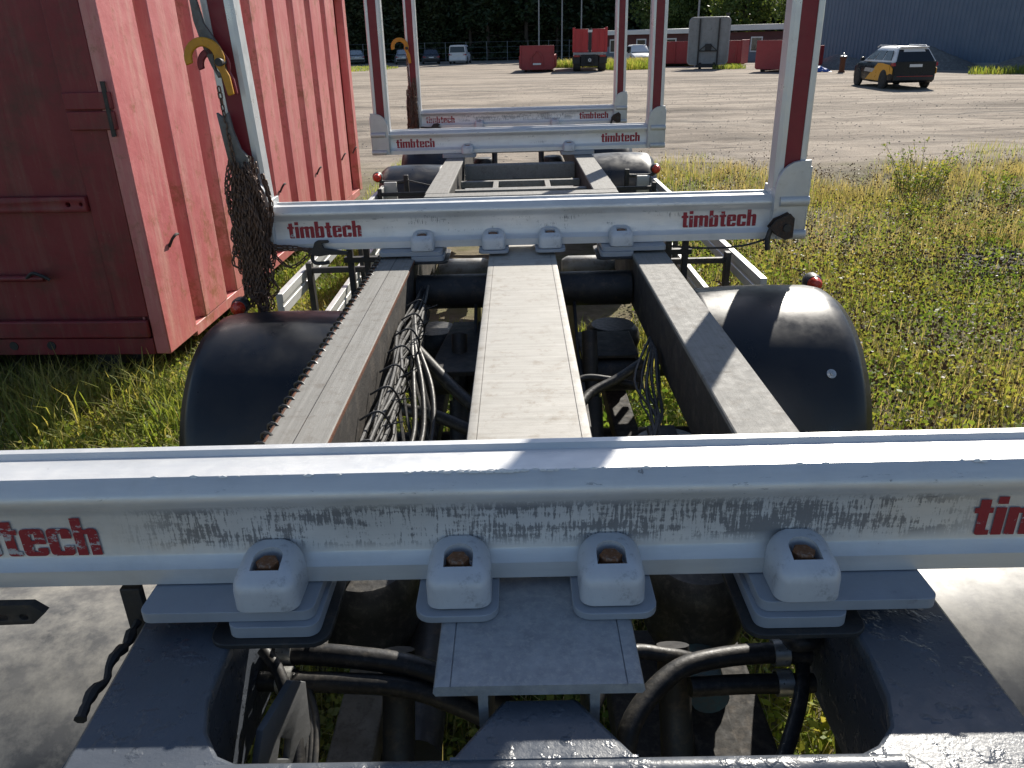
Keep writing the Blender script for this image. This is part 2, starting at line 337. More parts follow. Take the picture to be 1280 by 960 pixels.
mp = n.n('ShaderNodeMapping'); mp.inputs['Location'].default_value = (-20, -22, 0); n.l(n._o.outputs['Object'], mp.inputs[0]); n.l(mp.outputs[0], wv.inputs['Vector'])
g = n.mix(n.ramp(med, (.3, 0.0), (.7, 1.0)), (.40, .337, .272), (.275, .23, .185))
g = n.mix(n.ramp(tr, (.48, 0.0), (.58, .9)), g, (.165, .136, .108)); g = n.mix(n.ramp(tr2, (.52, 0.0), (.60, .9)), g, (.105, .087, .07))
g = n.mix(n.math('MULTIPLY', n.ramp(wv.outputs['Fac'], (.72, 0.0), (.95, .55)), n.ramp(n.noise(.5, 7, .7), (.40, 0.0), (.62, 1.0))), g, (.17, .145, .12))
g = n.mix(n.ramp(n.noise(1, 8, .7, n.co((.18, .5, 1)), dist=.7), (.52, 0.0), (.66, .55)), g, (.225, .20, .17))
g = n.mix(n.ramp(big, (.42, 0.0), (.66, .4)), g, (.43, .36, .29))
g = n.mix(n.ramp(fine, (.52, 0.0), (.74, .45)), g, (.20, .18, .155))
soil = n.mix(n.ramp(n.noise(9, 9, .7), (.35, 0.0), (.7, 1.0)), (.15, .125, .08), (.26, .22, .15)); soil = n.mix(n.ramp(n.noise(2, 6, .6), (.45, 0.0), (.65, .5)), soil, (.14, .15, .045))
edge = n.math('ADD', y, n.math('MULTIPLY', n.math('SUBTRACT', n.noise(.45, 6, .65), .5), 7.0))
mk = n.n('ShaderNodeMapRange'); mk.inputs[1].default_value = 13.6; mk.inputs[2].default_value = 15.6; n.l(edge, mk.inputs[0])
n.set(n.mix(mk.outputs[0], soil, g), .95, 0, .2)
n.bump(n.math('ADD', n.math('MULTIPLY', fine, .35), n.math('ADD', med, n.math('ADD', n.math('MULTIPLY', tr2, 1.2), n.math('MULTIPLY', tr, .8)))), .8, .09); M['gravel_yard'] = n.m
ground()

# ================================================================== TIMBER TRAILER (own axes: y runs forward along it)
TILT = -.0105
def trailer_frame(name): return empty(name, (.006, -.021, .2), (TILT, -.007, 0))
T = trailer_frame('timber_trailer')
tag(T, 'long silver timber trailer with dark frame, four cross bunks and upright stakes', 'trailer')
CX = .022
BUNK_Y = (1.06, 3.465, 6.97, 9.42)
ZB, ZT = 1.182, 1.376

# --- near steel frame
def U(pts): return pts
def arc(cx, cy, r, a0, a1, n=6): return [(cx + r * math.cos(R(a0 + (a1 - a0) * k / n)), cy + r * math.sin(R(a0 + (a1 - a0) * k / n))) for k in range(n + 1)]
pl = [(-.655, 1.30), (-.60, .30), (.70, .30), (.70, 1.30), (.535, 1.30), (.533, .92)] + [(.525, .84), (.508, .79), (.478, .758), (.445, .742)] + [(.152, .742), (.078, .845), (-.030, .845), (-.100, .742)] + [(-.385, .742), (-.420, .758), (-.450, .80), (-.466, .85), (-.472, .92), (-.476, 1.30)]
mb = MB(); mb.prism(pl, 1.104, 1.13, 'z'); mb.build('frame_plate', 'frame_paint', T, bevel=.006)
for x0, x1 in ((-.645, -.622), (.655, .68), (.55, .566), (-.51, -.494)):
    MB().box(x0, x1, .32, 1.28, .86, 1.103).build('frame_web', 'frame_paint', T, bevel=.003)
MB().box(-.46, .50, .66, .725, .93, 1.103).build('frame_web', 'frame_paint', T, bevel=.004)
mb = MB(); mb.tube([(-.44, .728, 1.112), (.50, .728, 1.112)], .022, 12); mb.build('edge_tube', 'frame_paint', T, True)
mb = MB(); mb.tube([(-.100, .742, 1.129), (.152, .742, 1.129)], .004, 6); mb.build('weld_bead', 'frame_paint', T, True)
# slotted steel plate inside the left arm
o = MB().prism([(-.05, .77), (-.055, .92), (-.02, 1.02), (.035, 1.035), (.055, 1.0), (.05, .90), (.02, .77)], -.006, .006, 'y').build('slotted_plate', 'plate_dark', T, bevel=.002)
cb = MB(); cb.prism([(.002, .965), (.016, .935), (.008, .905), (-.008, .935)], -.1, .1, 'y'); cb.prism(rrect(-.030, -.018, .79, .885, .005), -.1, .1, 'y'); boolean(o, cb); o.location = (-.412, .93, 0); o.rotation_euler = (0, 0, R(74)); o.scale = (1.7, 1, 1)
# --- centre beam
half = .153; ty = 1.166
prof = [(-half, ty - .012), (-half + .003, ty - .002), (-half + .008, ty), (-.128, ty), (-.1275, ty - .0025), (-.1265, ty - .0025), (-.126, ty), (.126, ty), (.1265, ty - .0025), (.1275, ty - .0025), (.128, ty), (half - .008, ty), (half - .003, ty - .002), (half, ty - .012), (half - .004, ty - .018), (.088, ty - .018), (.088, ty - .20), (.074, ty - .20), (.074, ty - .018), (-.074, ty - .018), (-.074, ty - .20), (-.088, ty - .20), (-.088, ty - .018), (-half + .004, ty - .018)]
# near end flares slightly: two lengths, butted under the first bunk
MB().prism([(u + CX, v) for u, v in prof], .835, 1.12, 'y').build('centre_beam_end', 'galvanised_beam', T, True)
MB().prism([(u * .985 + CX, v - .012) for u, v in prof], 1.122, 4.6, 'y').build('centre_beam', 'beam_aluminium', T, True)
MB().box(CX - .2, CX - .16, 1.42, 1.50, .98, 1.10).build('beam_bracket', 'aluminium', T, bevel=.004)
MB().box(CX + .155, CX + .19, 1.40, 1.47, .98, 1.11).build('beam_bracket', 'aluminium', T, bevel=.004)
# --- side rails: channel section, web on the inner side
def rail(xi, xo, y0, y1, zt, mat, name):
    s = 1 if xo > xi else -1
    pr = [(xi, zt - .003), (xi + s * .003, zt), (xo - s * .003, zt), (xo, zt - .003), (xo, zt - .016), (xi, zt - .016)]
    mb = MB(); mb.prism(pr if s > 0 else pr[::-1], y0, y1, 'y'); o = mb.build(name, mat, T, True)
    pr = [(xi + s * .006, zt - .0165), (xi + s * .020, zt - .0165), (xi + s * .020, zt - .222), (xo - s * .03, zt - .222), (xo - s * .03, zt - .236), (xi + s * .006, zt - .236)]
    MB().prism(pr if s > 0 else pr[::-1], y0, y1, 'y').build('rail_web', 'shaded_web', o, True); return o
ZR = 1.148
rail(-.463, -.617, 1.19, 4.35, ZR, 'rail_aluminium', 'side_rail'); rail(.515, .668, 1.19, 4.35, ZR, 'rail_aluminium', 'side_rail')
rail(-.448, -.602, 5.125, 10.3, ZR, 'rail_aluminium', 'side_rail'); rail(.505, .66, 5.125, 10.3, ZR, 'rail_aluminium', 'side_rail')
# groove line along the left rail top
for x in (-.545,): MB().box(x - .0012, x + .0012, 1.2, 3.46, ZR - .001, ZR + .0008).build('scribe_line', 'dark_steel', T)
# far front cross member with bevelled ends
mb = MB(); mb.prism([(-.66, 1.03), (-.60, 1.135), (-.595, 1.147), (.655, 1.147), (.66, 1.135), (.72, 1.03)], 4.99, 5.12, 'y'); mb.build('cross_member', 'rail_aluminium', T, bevel=.004)
for yy, zz, hh in ((5.55, 1.02, .07), (6.2, 1.0, .05)):
    MB().box(-.44, .50, yy, yy + .06, zz, zz + hh).build('cross_member', 'rail_aluminium', T, bevel=.004)
for xx in (-.16, .24): MB().box(xx - .02, xx + .02, 4.97, 6.2, 1.0, 1.05).build('tie_bar', 'rail_aluminium', T, bevel=.003)
mb = MB(); mb.tube([(-.38, 5.8, 1.03), (.42, 5.8, 1.03)], .035, 14); mb.build('air_tank', 'painted_tank', T, True)
for yy in (6.75, 8.6): MB().box(-.44, .50, yy, yy + .12, .98, 1.10).build('cross_member', 'rail_aluminium', T, bevel=.004)
for yy in (6.45, 7.1, 7.5):   # black bellows between the far rails
    mb = MB(); mb.lathe([(0, -.42), (.1, -.42), (.12, -.36), (.11, -.30), (.13, -.2), (.12, -.08), (.135, .05), (.12, .18), (.13, .3), (.12, .4), (.10, .46), (0, .46)], 'x', (0, yy, .84), 16); mb.build('rubber_bellows', 'black_plastic', T, True)

# --- bunks
def bunk_profile(yf):
    d = .126
    P = [(0, ZB), (0, ZB + .030), (.004, ZB + .034), (.013, ZB + .048), (.015, ZB + .052), (.015, ZT - .066), (.013, ZT - .056), (.004, ZT - .044), (.0, ZT - .036), (-.001, ZT - .028), (.003, ZT - .018), (.024, ZT + .001), (.026, ZT + .001), (.0275, ZT - .003)]
    top = [(d / 2 - .02, ZT - .004), (d / 2 + .02, ZT - .004), (d - .026, ZT - .003)]
    back = [(d - .020, ZT + .006), (d - .005, ZT + .006)] + [(d - u, v) for u, v in P[:-3]][::-1]
    return [(u + yf, v) for u, v in P + top + back]
def glyphs():
    R4 = lambda x0, x1, y0, y1: [(x0, y0), (x1, y0), (x1, y1), (x0, y1)]
    def cut(x0, x1, y0, y1, tl=0, tr=0, bl=0, br=0):
        p = []
        def cor(cx, cy, r, a):
            if r == 0: p.append((cx, cy)); return
            ox = cx + (r if a in (90, 180) else -r); oy = cy + (r if a in (180, 270) else -r)
            for k in range(5): q = R(a + 22.5 * k); p.append((ox + r * math.cos(q), oy + r * math.sin(q)))
        cor(x1, y1, tr, 0); cor(x0, y1, tl, 90); cor(x0, y0, bl, 180); cor(x1, y0, br, 270); return p
    c = .11
    W, g = .248, .095   # stem width, counter width
    a, b2 = W + g, 2 * W + g
    return {'t': (.44, [R4(.1, .1 + W, .13, .58), cut(.1, .1 + W, 0, .13, bl=.08), R4(0, .1, .58, .72), R4(.1, .1 + W, .58, .72), R4(.1 + W, .44, .58, .72), R4(.1, .1 + W, .72, .93), R4(.1 + W, .44, 0, .13)]),
            'i': (W, [R4(0, W, 0, .72), R4(0, W, .81, 1.0)]),
            'm': (3 * W + 2 * g, [R4(0, W, 0, .72), R4(W, a, .57, .69), cut(a, b2, 0, .72, tr=.06, tl=.04), R4(b2, b2 + g, .57, .69), cut(b2 + g, b2 + g + W, 0, .72, tr=c, tl=.04)]),
            'b': (b2, [R4(0, W, 0, 1.0), R4(W, a, .58, .70), R4(W, a, .01, .13), cut(a, b2, 0, .72, tr=c, br=c, tl=.04, bl=.04)]),
            'e': (b2, [cut(0, W, 0, .73, tl=c, bl=c), R4(W, a, .60, .73), R4(W, a, 0, .12), R4(W, a, .32, .42), cut(a, b2, .32, .73, tr=c), cut(a, b2, 0, .22, br=c)]),
            'c': (b2, [cut(0, W, 0, .73, tl=c, bl=c), R4(W, a, .60, .73), R4(W, a, 0, .12), cut(a, b2, .46, .73, tr=c), cut(a, b2, 0, .27, br=c)]),
            'h': (b2, [R4(0, W, 0, 1.0), R4(W, a, .57, .69), cut(a, b2, 0, .72, tr=c, tl=.04)])}
GL = glyphs()
def lettering(x0, yf, z0, width, mat, parent):
    word = 'timbtech'; gap = .06; tot = sum(GL[c][0] for c in word) + gap * 7; k = width / tot; x = 0; mb = MB()
    for c in word:
        for poly in GL[c][1]:
            n_ = len(poly); mb.add([(x0 + (x + px) * k, yf, z0 + py * k * 1.06) for px, py in poly], [tuple(range(n_))])
        x += GL[c][0] + gap
    return mb.build('lettering', mat, parent)
plates = {}
def clamp_mesh():
    mb = MB(); n_ = 28; rings = []
    for z, ins in ((0, .003), (.004, 0), (.040, 0), (.052, .0015), (.060, .005), (.066, .010), (.070, .017), (.072, .026)):
        rr = rrect(-.052 + ins, .052 - ins, -.080 + ins * 1.25, .012, .021 - ins * .35, 6)
        rings.append([(a, b, z * (1 + max(-.16, (b + .03) * 2.4) * (z / .072))) for a, b in rr])
    k = len(rings[0]); mb.add([q for r_ in rings for q in r_], [(i * k + q, i * k + (q + 1) % k, (i + 1) * k + (q + 1) % k, (i + 1) * k + q) for i in range(len(rings) - 1) for q in range(k)] + [tuple(range(k))[::-1], tuple(range((len(rings) - 1) * k, len(rings) * k))])
    o = mb.build('bunk_clamp', 'clamp_paint', T, True)
    cb = MB(); cb.prism([(-.0235, -.055)] + [(-.0235 * math.cos(R(15 * q)), -.028 + .0225 * math.sin(R(15 * q))) for q in range(13)] + [(.0235, -.055)], .047, .2, 'z'); boolean(o, cb); return o
CL = clamp_mesh(); CLM = CL.data; bpy.data.objects.remove(CL)
bolt = MB(); bolt.lathe([(0, .0465), (.0220, .0465), (.0220, .050), (.021, .052), (.0190, .053), (.0190, .066), (.016, .069), (0, .0695)], 'z', (0, -.028, 0), 6); BOLT = bolt.mesh('bolt', 'bolt_rust', True)
def add_clamp(x, yf, plate):
    o = bpy.data.objects.new('bunk_clamp', CLM); C.objects.link(o); o.parent = T; o.location = (x, yf, ZB - .001)
    b = bpy.data.objects.new('bolt', BOLT); C.objects.link(b); b.parent = o; b.rotation_euler = (0, 0, random.uniform(0, 1)); b.location = (random.uniform(-.002, .002), -.004, 0)
    b.location.x -= 0; b.rotation_euler = (0, 0, 0)
    return o
def plate(x0, x1, y0, y1, z0, z1, r, mat='plate_paint', name='clamp_plate'):
    MB().prism(rrect(x0, x1, y0, y1, r), z0, z1, 'z').build(name, mat, T, bevel=.004)
def stake_profile(s):
    w2, dp = .066, .105
    return [(-w2 + .014, 0), (-.031, 0), (-.031, .012), (.038, .012), (.038, 0), (w2 - .006, 0), (w2, .006), (w2, dp - .006), (w2 - .006, dp), (-w2 + .014, dp), (-w2, dp - .014), (-w2, .014)]
def shoe_mesh():
    out = [(-.072, ZB + .004), (-.072, 1.40)] + [(-.072 + .10 * (1 - math.cos(R(a))), 1.40 + .125 * math.sin(R(a))) for a in (15, 30, 45, 60, 75, 88)] + [(.072, 1.528), (.072, ZB + .004)]
    mb = MB(); mb.prism(out, -.026, -.004, 'y'); mb.prism([(-.072, 1.19), (-.072, 1.41), (-.06, 1.41), (-.06, 1.19)], -.003, .135, 'y'); mb.prism([(.0725, 1.19), (.0725, 1.5), (.08, 1.5), (.08, 1.19)], -.024, .115, 'y')
    for z in (1.352, 1.205):
        h = .022; pr = [(-.026 - .016 * math.sin(R(180 * k / 8)), z + h * math.cos(R(180 * k / 8))) for k in range(9)]
        mb.prism(pr, -.048, .08, 'x')
    return mb
SHOE = shoe_mesh().build('end_shoe', 'aluminium', T, bevel=.003); SHOEM = SHOE.data; bpy.data.objects.remove(SHOE)
st = MB(); st.prism(stake_profile(1), 1.20, 3.75, 'z'); STM = st.mesh('stake', 'stake_aluminium', True)
rs = MB(); rs.box(-.0305, .0375, .004, .0115, 1.25, 3.7); RSM = rs.mesh('red_strip', 'strip_red')
LEAN = {(1, -1): .018}
for k, yf in enumerate(BUNK_Y):
    b = MB().prism(bunk_profile(yf), CX - 1.135, CX + 1.135, 'x').build('bunk', 'bunk_aluminium_%d' % k, T, True)
    if k == 1: b.rotation_euler = (0, 0, 0)
    lm = 'letter_red_worn' if k in (0, 3) else 'letter_red'
    lettering(-1.042, yf + .0125, 1.236, .336, lm, b); lettering(.745, yf + .0125, 1.240, .336, 'letter_red', b)
    four = k < 2
    kx = .97 if k == 0 else 1.0
    for x in ((-.447, -.127, .127, .447) if four else (-.44, .44)):
        add_clamp(CX + x * kx, yf, None)
    if four:
        for x in (-.127, .127): plate(CX + x - .067, CX + x + .067, yf - .092, yf + .14, 1.1665, ZB - .0025, .028)
        for s in (-1, 1):
            a, c2 = sorted((CX + s * .36, CX + s * .645)); plate(a, c2, yf - .072, yf + .13, 1.160, ZB - .0025, .018)
            a, c2 = sorted((CX + s * .352, CX + s * .50)); plate(a, c2, yf - .086, yf + .12, 1.138, 1.1595, .02)
            a, c2 = sorted((CX + s * .335, CX + s * .53)); plate(a, c2, yf - .10, yf + .15, 1.128, 1.1375, .03, 'dark_steel', 'rubber_pad')
    else:
        for s in (-1, 1):
            a, c2 = sorted((CX + s * .37, CX + s * .66)); plate(a, c2, yf - .06, yf + .13, 1.150, ZB - .0025, .02)
    for s in (-1, 1):
        sc = (s, 1, 1)
        so = bpy.data.objects.new('stake', STM); C.objects.link(so); so.parent = T; so.location = (CX + s * 1.185, yf + .0, 0); so.scale = sc
        if s < 0 and k == 1: so.rotation_euler = (0, R(-1.8), 0); so.location.x = CX - 1.148 + .0
        if k in (2, 3) and s < 0: so.rotation_euler = (0, R(.4), 0)
        ro = bpy.data.objects.new('red_strip', RSM); C.objects.link(ro); ro.parent = so
        sh = bpy.data.objects.new('end_shoe', SHOEM); C.objects.link(sh); sh.parent = T; sh.location = (CX + s * 1.192, yf, 0); sh.scale = sc
        bv = sh.modifiers.new('bevel', 'BEVEL'); bv.width = .003; bv.segments = 2; bv.limit_method = 'ANGLE'; bv.angle_limit = R(35)
        for z in (1.345, 1.20): MB().lathe([(0, 0), (.011, 0), (.011, .014), (.007, .017), (0, .017)], 'x', (0, 0, 0), 8)
        for z in (1.30, 1.22):
            mb = MB(); mb.lathe([(0, 0), (.010, 0), (.010, .012), (0, .014)], 'x', (0, 0, 0), 8); ob = mb.build('bolt', 'dark_steel', sh); ob.location = (.08, .05, z)

mb = MB()
for k in range(70):
    x = random.gauss(-.07, .075) if k < 45 else random.uniform(-.6, 1.0); y0 = BUNK_Y[0] + .0235 + random.uniform(-.003, .002); z0 = ZT + .0008; r_ = random.uniform(.002, .006); m_ = 6
    ang = [2 * math.pi * q / m_ + random.uniform(-.3, .3) for q in range(m_)]
    mb.add([(x + r_ * 1.6 * math.cos(a), y0 + r_ * .6 * math.sin(a), z0 - max(0, -(r_ * .6 * math.sin(a))) * .6) for a in ang] + [(x, y0, z0 + r_ * .45)], [(q, (q + 1) % m_, m_) for q in range(m_)])
mb.build('paint_flakes', 'white_flake', T)['kind'] = 'stuff'
# --- mudguards, wheels
def fender_mesh(rad, wid, mat):
    N, K = 40, 14; v = []; f = []
    for i in range(N + 1):
        a = R(-4 + 188 * i / N)
        for j in range(K + 1):
            t = j / K; x = t * wid
            e = max(0, (t - .88) / .12); r = rad + .010 * math.sin(math.pi * t) - .035 * e * e
            v.append((x, -r * math.cos(a), r * math.sin(a)))
    for i in range(N):
        for j in range(K): q = i * (K + 1) + j; f.append((q, q + 1, q + K + 2, q + K + 1))
    mb = MB(); mb.add(v, f); return mb
def wheel(x, y, z, s, parent):
    pr = [(.30, -.13), (.40, -.145), (.48, -.14), (.515, -.115), (.52, -.06), (.512, -.055), (.512, -.045), (.52, -.04), (.522, 0), (.52, .04), (.512, .045), (.512, .055), (.52, .06), (.515, .115), (.48, .14), (.40, .145), (.30, .13)]
    o = MB().lathe(pr, 'x', (0, 0, 0), 40).build('wheel', 'tyre_rubber', parent, True); o.location = (x, y, z)
    mb = MB(); mb.lathe([(.30, -.12 * s), (.30, .12 * s), (.27, .125 * s), (.25, .05 * s), (.14, .03 * s), (.13, .09 * s), (.08, .11 * s), (0, .11 * s)], 'x', (0, 0, 0), 28); mb.build('rim', 'painted_tank', o, True)
AX = ((1.23, .45, 'dusty_plastic'), (3.06, .475, 'black_plastic'), (7.72, .47, 'black_plastic'), (9.3, .47, 'black_plastic'))
for k, (y, zc, mat) in enumerate(AX):
    for s in (-1, 1):
        wid = .60; o = fender_mesh(.56, wid, mat).build('mudguard', mat, T, True)
        o.location = (CX + s * (.69 if s > 0 else .725), y, zc + (-.048 if s < 0 else .018)); o.scale = (s, 1, 1)
        sd_ = o.modifiers.new('shell', 'SOLIDIFY'); sd_.thickness = .008; sd_.offset = -1
        if k == 2 and s > 0: pass
        for (t, a) in (((.74, 41), (.24, 42)) if s > 0 else ()):
            mb = MB(); mb.lathe([(0, 0), (.018, 0), (.018, .004), (.008, .006), (.008, .012), (0, .013)], 'z', (0, 0, 0), 14); b = mb.build('bolt', 'zinc', o, True)
            rr = .56 + .010 * math.sin(math.pi * t); b.location = (t * wid, -rr * math.cos(R(a)), rr * math.sin(R(a))); b.rotation_euler = (R(90 - a), 0, 0)
        wheel(CX + s * 1.02, y, TILT * -y - .2 + .52 + .005, s, T)
    ax = MB(); ax.tube([(CX - .85, y, .34 + .0105 * y), (CX + .85, y, .34 + .0105 * y)], .065, 16); ax.build('axle', 'dark_steel', T, True)
    for s in (-1, 1):
        MB().box(CX + s * .42 - .05, CX + s * .42 + .05, y - .55, y + .45, .42 + .01 * y, .50 + .01 * y).build('trailing_arm', 'tyre_rubber', T, bevel=.006)
        mb = MB(); mb.lathe([(0, .0), (.10, 0), (.125, .05), (.13, .10), (.12, .14), (.13, .18), (.12, .23), (.10, .25), (0, .25)], 'z', (CX + s * .42, y + .38, .55), 20); mb.build('air_spring', 'black_rubber', T, True)
        mb = MB(); mb.tube([(CX + s * .27, y - .35, .40), (CX + s * .27, y - .05, .92)], [.032, .032], 14); mb.tube([(CX + s * .27, y - .34, .42), (CX + s * .27, y - .19, .68)], .044, 14); mb.build('shock_absorber', 'dark_steel', T, True)
        mb = MB(); mb.lathe([(0, -.14), (.07, -.14), (.085, -.11), (.085, -.02), (.092, 0), (.085, .02), (.085, .11), (.07, .14), (0, .14)], 'y', (CX + s * .19, y - .26, .50), 20); mb.build('brake_chamber', 'dark_steel', T, True)

# --- cross tubes and air tanks between the rails (under the second bunk)
mb = MB(); mb.tube([(-.46, 3.40, .99), (.512, 3.40, .99)], .078, 24); mb.build('cross_tube', 'dark_steel', T, True)
mb = MB(); mb.tube([(-.46, 3.02, .72), (.512, 3.02, .72)], .07, 20); mb.build('cross_tube', 'dark_steel', T, True)
for x0, x1 in ((-.38, -.13), (.215, .47)):
    mb = MB(); mb.lathe([(0, x0), (.03, x0), (.042, x0 + .02), (.046, x0 + .03), (.046, x1 - .03), (.042, x1 - .02), (.03, x1), (0, x1)], 'x', (0, 3.66, 1.03), 20); mb.build('air_tank', 'painted_tank', T, True)
MB().prism([(2.35, .70), (3.6, .70), (3.6, .96), (3.35, .96), (3.1, .80)], -.20, -.185, 'x').build('gusset_plate', 'dark_steel', T, bevel=.003)
MB().prism([(2.35, .70), (3.6, .70), (3.6, .96), (3.35, .96), (3.1, .80)], .245, .26, 'x').build('gusset_plate', 'dark_steel', T, bevel=.003)
MB().prism([(-.36, 2.75), (-.14, 2.75), (-.12, 3.35), (-.30, 3.35)], .84, .86, 'z').build('bracket_plate', 'dark_steel', T, bevel=.003)
MB().box(.26, .50, 3.0, 3.3, .80, .815).build('bracket_plate', 'dark_steel', T, bevel=.003)
# dusty inner beam carrying the left suspension
for x0, x1, y0, y1, z in ((-.43, -.33, 1.0, 2.35, .62),):
    MB().box(x0, x1, y0, y1, z - .08, z).build('suspension_beam', 'dirty_steel', T, bevel=.005)
mb = MB(); mb.lathe([(0, .0), (.045, 0), (.045, .28), (.05, .29), (.05, .46), (.038, .48), (0, .48)], 'y', (.43, 1.35, .60), 18); mb.build('brake_cylinder', 'teal_paint', T, True)
mb = MB(); mb.tube([(-.24, 1.2, .60), (-.24, 1.75, .60)], .055, 18); mb.build('brake_cylinder', 'dark_steel', T, True)
for x0, x1, y0, y1, z0, z1 in ((.22, .60, .95, 1.75, .34, .46), (.20, .50, 2.0, 2.75, .42, .54), (-.40, -.22, 2.0, 2.7, .40, .50)):  # dark boxes added to blacken the bays over the bright grass
    MB().box(x0, x1, y0, y1, z0, z1).build('bay_dark_box', 'tyre_rubber', T, bevel=.012)
# air spring top plate on the right
mb = MB(); mb.lathe([(0, .022), (.03, .022), (.032, .016), (.105, .014), (.112, .004), (.108, -.012), (.10, -.05), (.115, -.10), (.10, -.2), (0, -.2)], 'z', (.47, 2.18, .82), 30); mb.build('air_spring', 'painted_tank', T, True)
MB().box(.41, .50, 2.12, 2.24, .845, .868).build('spring_bracket', 'dark_steel', T, bevel=.004)
MB().box(.16, .26, 1.66, 1.76, .55, .62).build('valve_box', 'teal_paint', T, bevel=.006)

# --- hoses and cables
def hose(pts, r, mat='black_rubber', name='hose', k=8, n=10):
    mb = MB(); mb.tube(smooth_path(pts, k), r, n); return mb.build(name, mat, T, True)
hose([(-.53, 1.15, .955), (-.45, 1.14, .955), (-.33, 1.125, .955), (-.2, 1.105, .945), (-.06, 1.07, .90), (.05, 1.05, .82)], .021)
hose([(-.50, 1.09, .935), (-.42, 1.09, .93), (-.33, 1.085, .93), (-.2, 1.075, .92), (-.05, 1.05, .86), (.06, 1.03, .78)], .019)
hose([(-.36, .92, .76), (-.2, .90, .73), (0, .93, .75), (.1, .98, .80)], .026)
hose([(-.45, .86, .74), (-.25, .85, .70), (-.1, .87, .70), (.02, .93, .76)], .022)
hose([(.10, .98, .92), (.18, 1.10, .965), (.27, 1.12, .95), (.34, 1.13, .92)], .014)
hose([(.16, .93, .86), (.19, 1.0, .92), (.27, 1.07, .955), (.36, 1.10, .96), (.47, 1.11, .96), (.53, 1.11, .95)], .019)
hose([(.30, 1.06, .93), (.40, 1.07, .925), (.53, 1.075, .92)], .018)
hose([(.12, 1.0, .86), (.18, .96, .78), (.28, .94, .74), (.40, .94, .735), (.47, .95, .75)], .022)
hose([(.32, .76, .90), (.40, .88, .90), (.49, 1.03, .93), (.53, 1.15, .95)], .013)
hose([(.49, 1.13, .97), (.50, 1.09, 1.0), (.53, 1.10, 1.0), (.52, 1.16, .97)], .016)
hose([(-.48, 1.1, 1.0), (-.44, 1.06, .97), (-.40, .98, .90), (-.385, .90, .84)], .012)
for x, y, z in ((-.455, 1.14, .955), (-.445, 1.09, .935), (.475, 1.11, .96), (.475, 1.075, .922), (.37, .94, .737)):
    mb = MB(); mb.lathe([(.0205, -.014), (.0245, -.014), (.0245, .014), (.0205, .014)], 'x', (x, y, z), 14); mb.build('hose_clamp', 'zinc', T, True)
for d in (0, .016, .034):
    hose([(-.455 + d * .2, 1.12, .93), (-.425 + d * .4, 1.10 - d * .3, .925 + d * .3), (-.395 + d * .5, 1.03, .90), (-.385 + d * .4, .95, .85), (-.39 + d * .3, .88, .80), (-.40, .80, .74)], .0065, 'grey_cable', 'cable')
hose([(-.425, 1.10, .93), (-.425, 1.0, .86), (-.42, .9, .80), (-.42, .8, .76)], .010, 'grey_cable', 'cable')
# bundle inside the left rail
for i in range(24):
    x = -.425 + random.uniform(-.022, .035); z = .99 + random.uniform(-.09, .06); pts = []
    for k in range(9):
        y = 1.15 + k * .27; pts.append((x + .018 * math.sin(k * 1.9 + i) + (.02 if 2 < k < 5 else 0) * random.random(), y, z + .018 * math.cos(k * 1.4 + i * 2) - (.035 * random.random() if k in (2, 3, 6) else 0)))
    hose(pts, random.choice((.0035, .0045, .006, .0075)), random.choice(('black_rubber', 'black_rubber', 'grey_cable')), 'cable', 6, 7)
for i in range(9):
    y0 = 1.55 + .17 * i; hose([(-.44, y0, 1.08), (-.385, y0 + .01, 1.10), (-.36, y0 + .03, 1.04), (-.38, y0 + .06, .98), (-.43, y0 + .07, .97)], .0035, 'black_rubber', 'cable_tie', 5, 6)
    hose([(-.38, y0, 1.06), (-.34 + .02 * random.random(), y0 + .03, 1.05 + .03 * random.random())], .002, 'black_rubber', 'cable_tie', 1, 5)
for d in (0, .03, .062):
    hose([(-.42, 2.95, 1.02), (-.40 + d * .3, 2.70, 1.00), (-.37 + d, 2.45, .93), (-.35 + d, 2.25, .86), (-.37 + d, 2.08, .83), (-.42 + d * .6, 1.95, .86), (-.45, 1.85, .92)], .009, 'black_rubber', 'hose')
hose([(-.46, 2.95, .93), (-.38, 2.82, .90), (-.25, 2.62, .85), (-.12, 2.45, .80), (-.02, 2.3, .74)], .024)
hose([(-.44, 2.55, .80), (-.30, 2.48, .80), (-.15, 2.40, .77), (.0, 2.35, .74)], .024)
for i in range(5): hose([(-.44, 2.9 - i * .1, .98), (-.36, 2.6 - i * .12, .90 - i * .02), (-.30, 2.4 - i * .1, .76)], .006, 'black_rubber', 'cable', 5, 6)
# right bay hoses
hose([(.17, 2.40, .80), (.25, 2.55, .84), (.36, 2.62, .87), (.46, 2.66, .92)], .018)
hose([(.17, 2.62, .82), (.24, 2.68, .85), (.34, 2.66, .85), (.44, 2.62, .84)], .014)
for i in range(8): hose([(.50, 2.62 + i * .02, .98), (.485 - .012 * i, 2.45 + random.uniform(-.05, .05), .93 + random.uniform(-.03, .02)), (.47 - random.uniform(0, .07), 2.28, .88), (.46 - random.uniform(0, .08), 2.12 + random.uniform(-.05, .05), .86), (.49 - random.uniform(0, .05), 1.95, .85), (.505, 1.7 - .05 * i, .90)], random.choice((.004, .0055)), 'black_rubber', 'cable', 5, 6)
# black spiral wrap and rusty rod on the outer edge of the left rail
pts = []
for k in range(44 * 10):
    a = 2 * math.pi * k / 10; y = 1.2 + 2.3 * k / 440; pts.append((-.622 + .020 * math.cos(a), y, 1.132 + .020 * math.sin(a)))
MB().tube(pts, .0042, 6).build('spiral_wrap', 'black_rubber', T, True)
MB().box(-.4632, -.4605, 1.2, 4.3, ZR - .014, ZR - .003).build('rust_edge', 'rust', T)
MB().tube([(-.628, 1.2, 1.128), (-.628, 3.5, 1.128)], .007, 8).build('rod', 'rust', T, True)

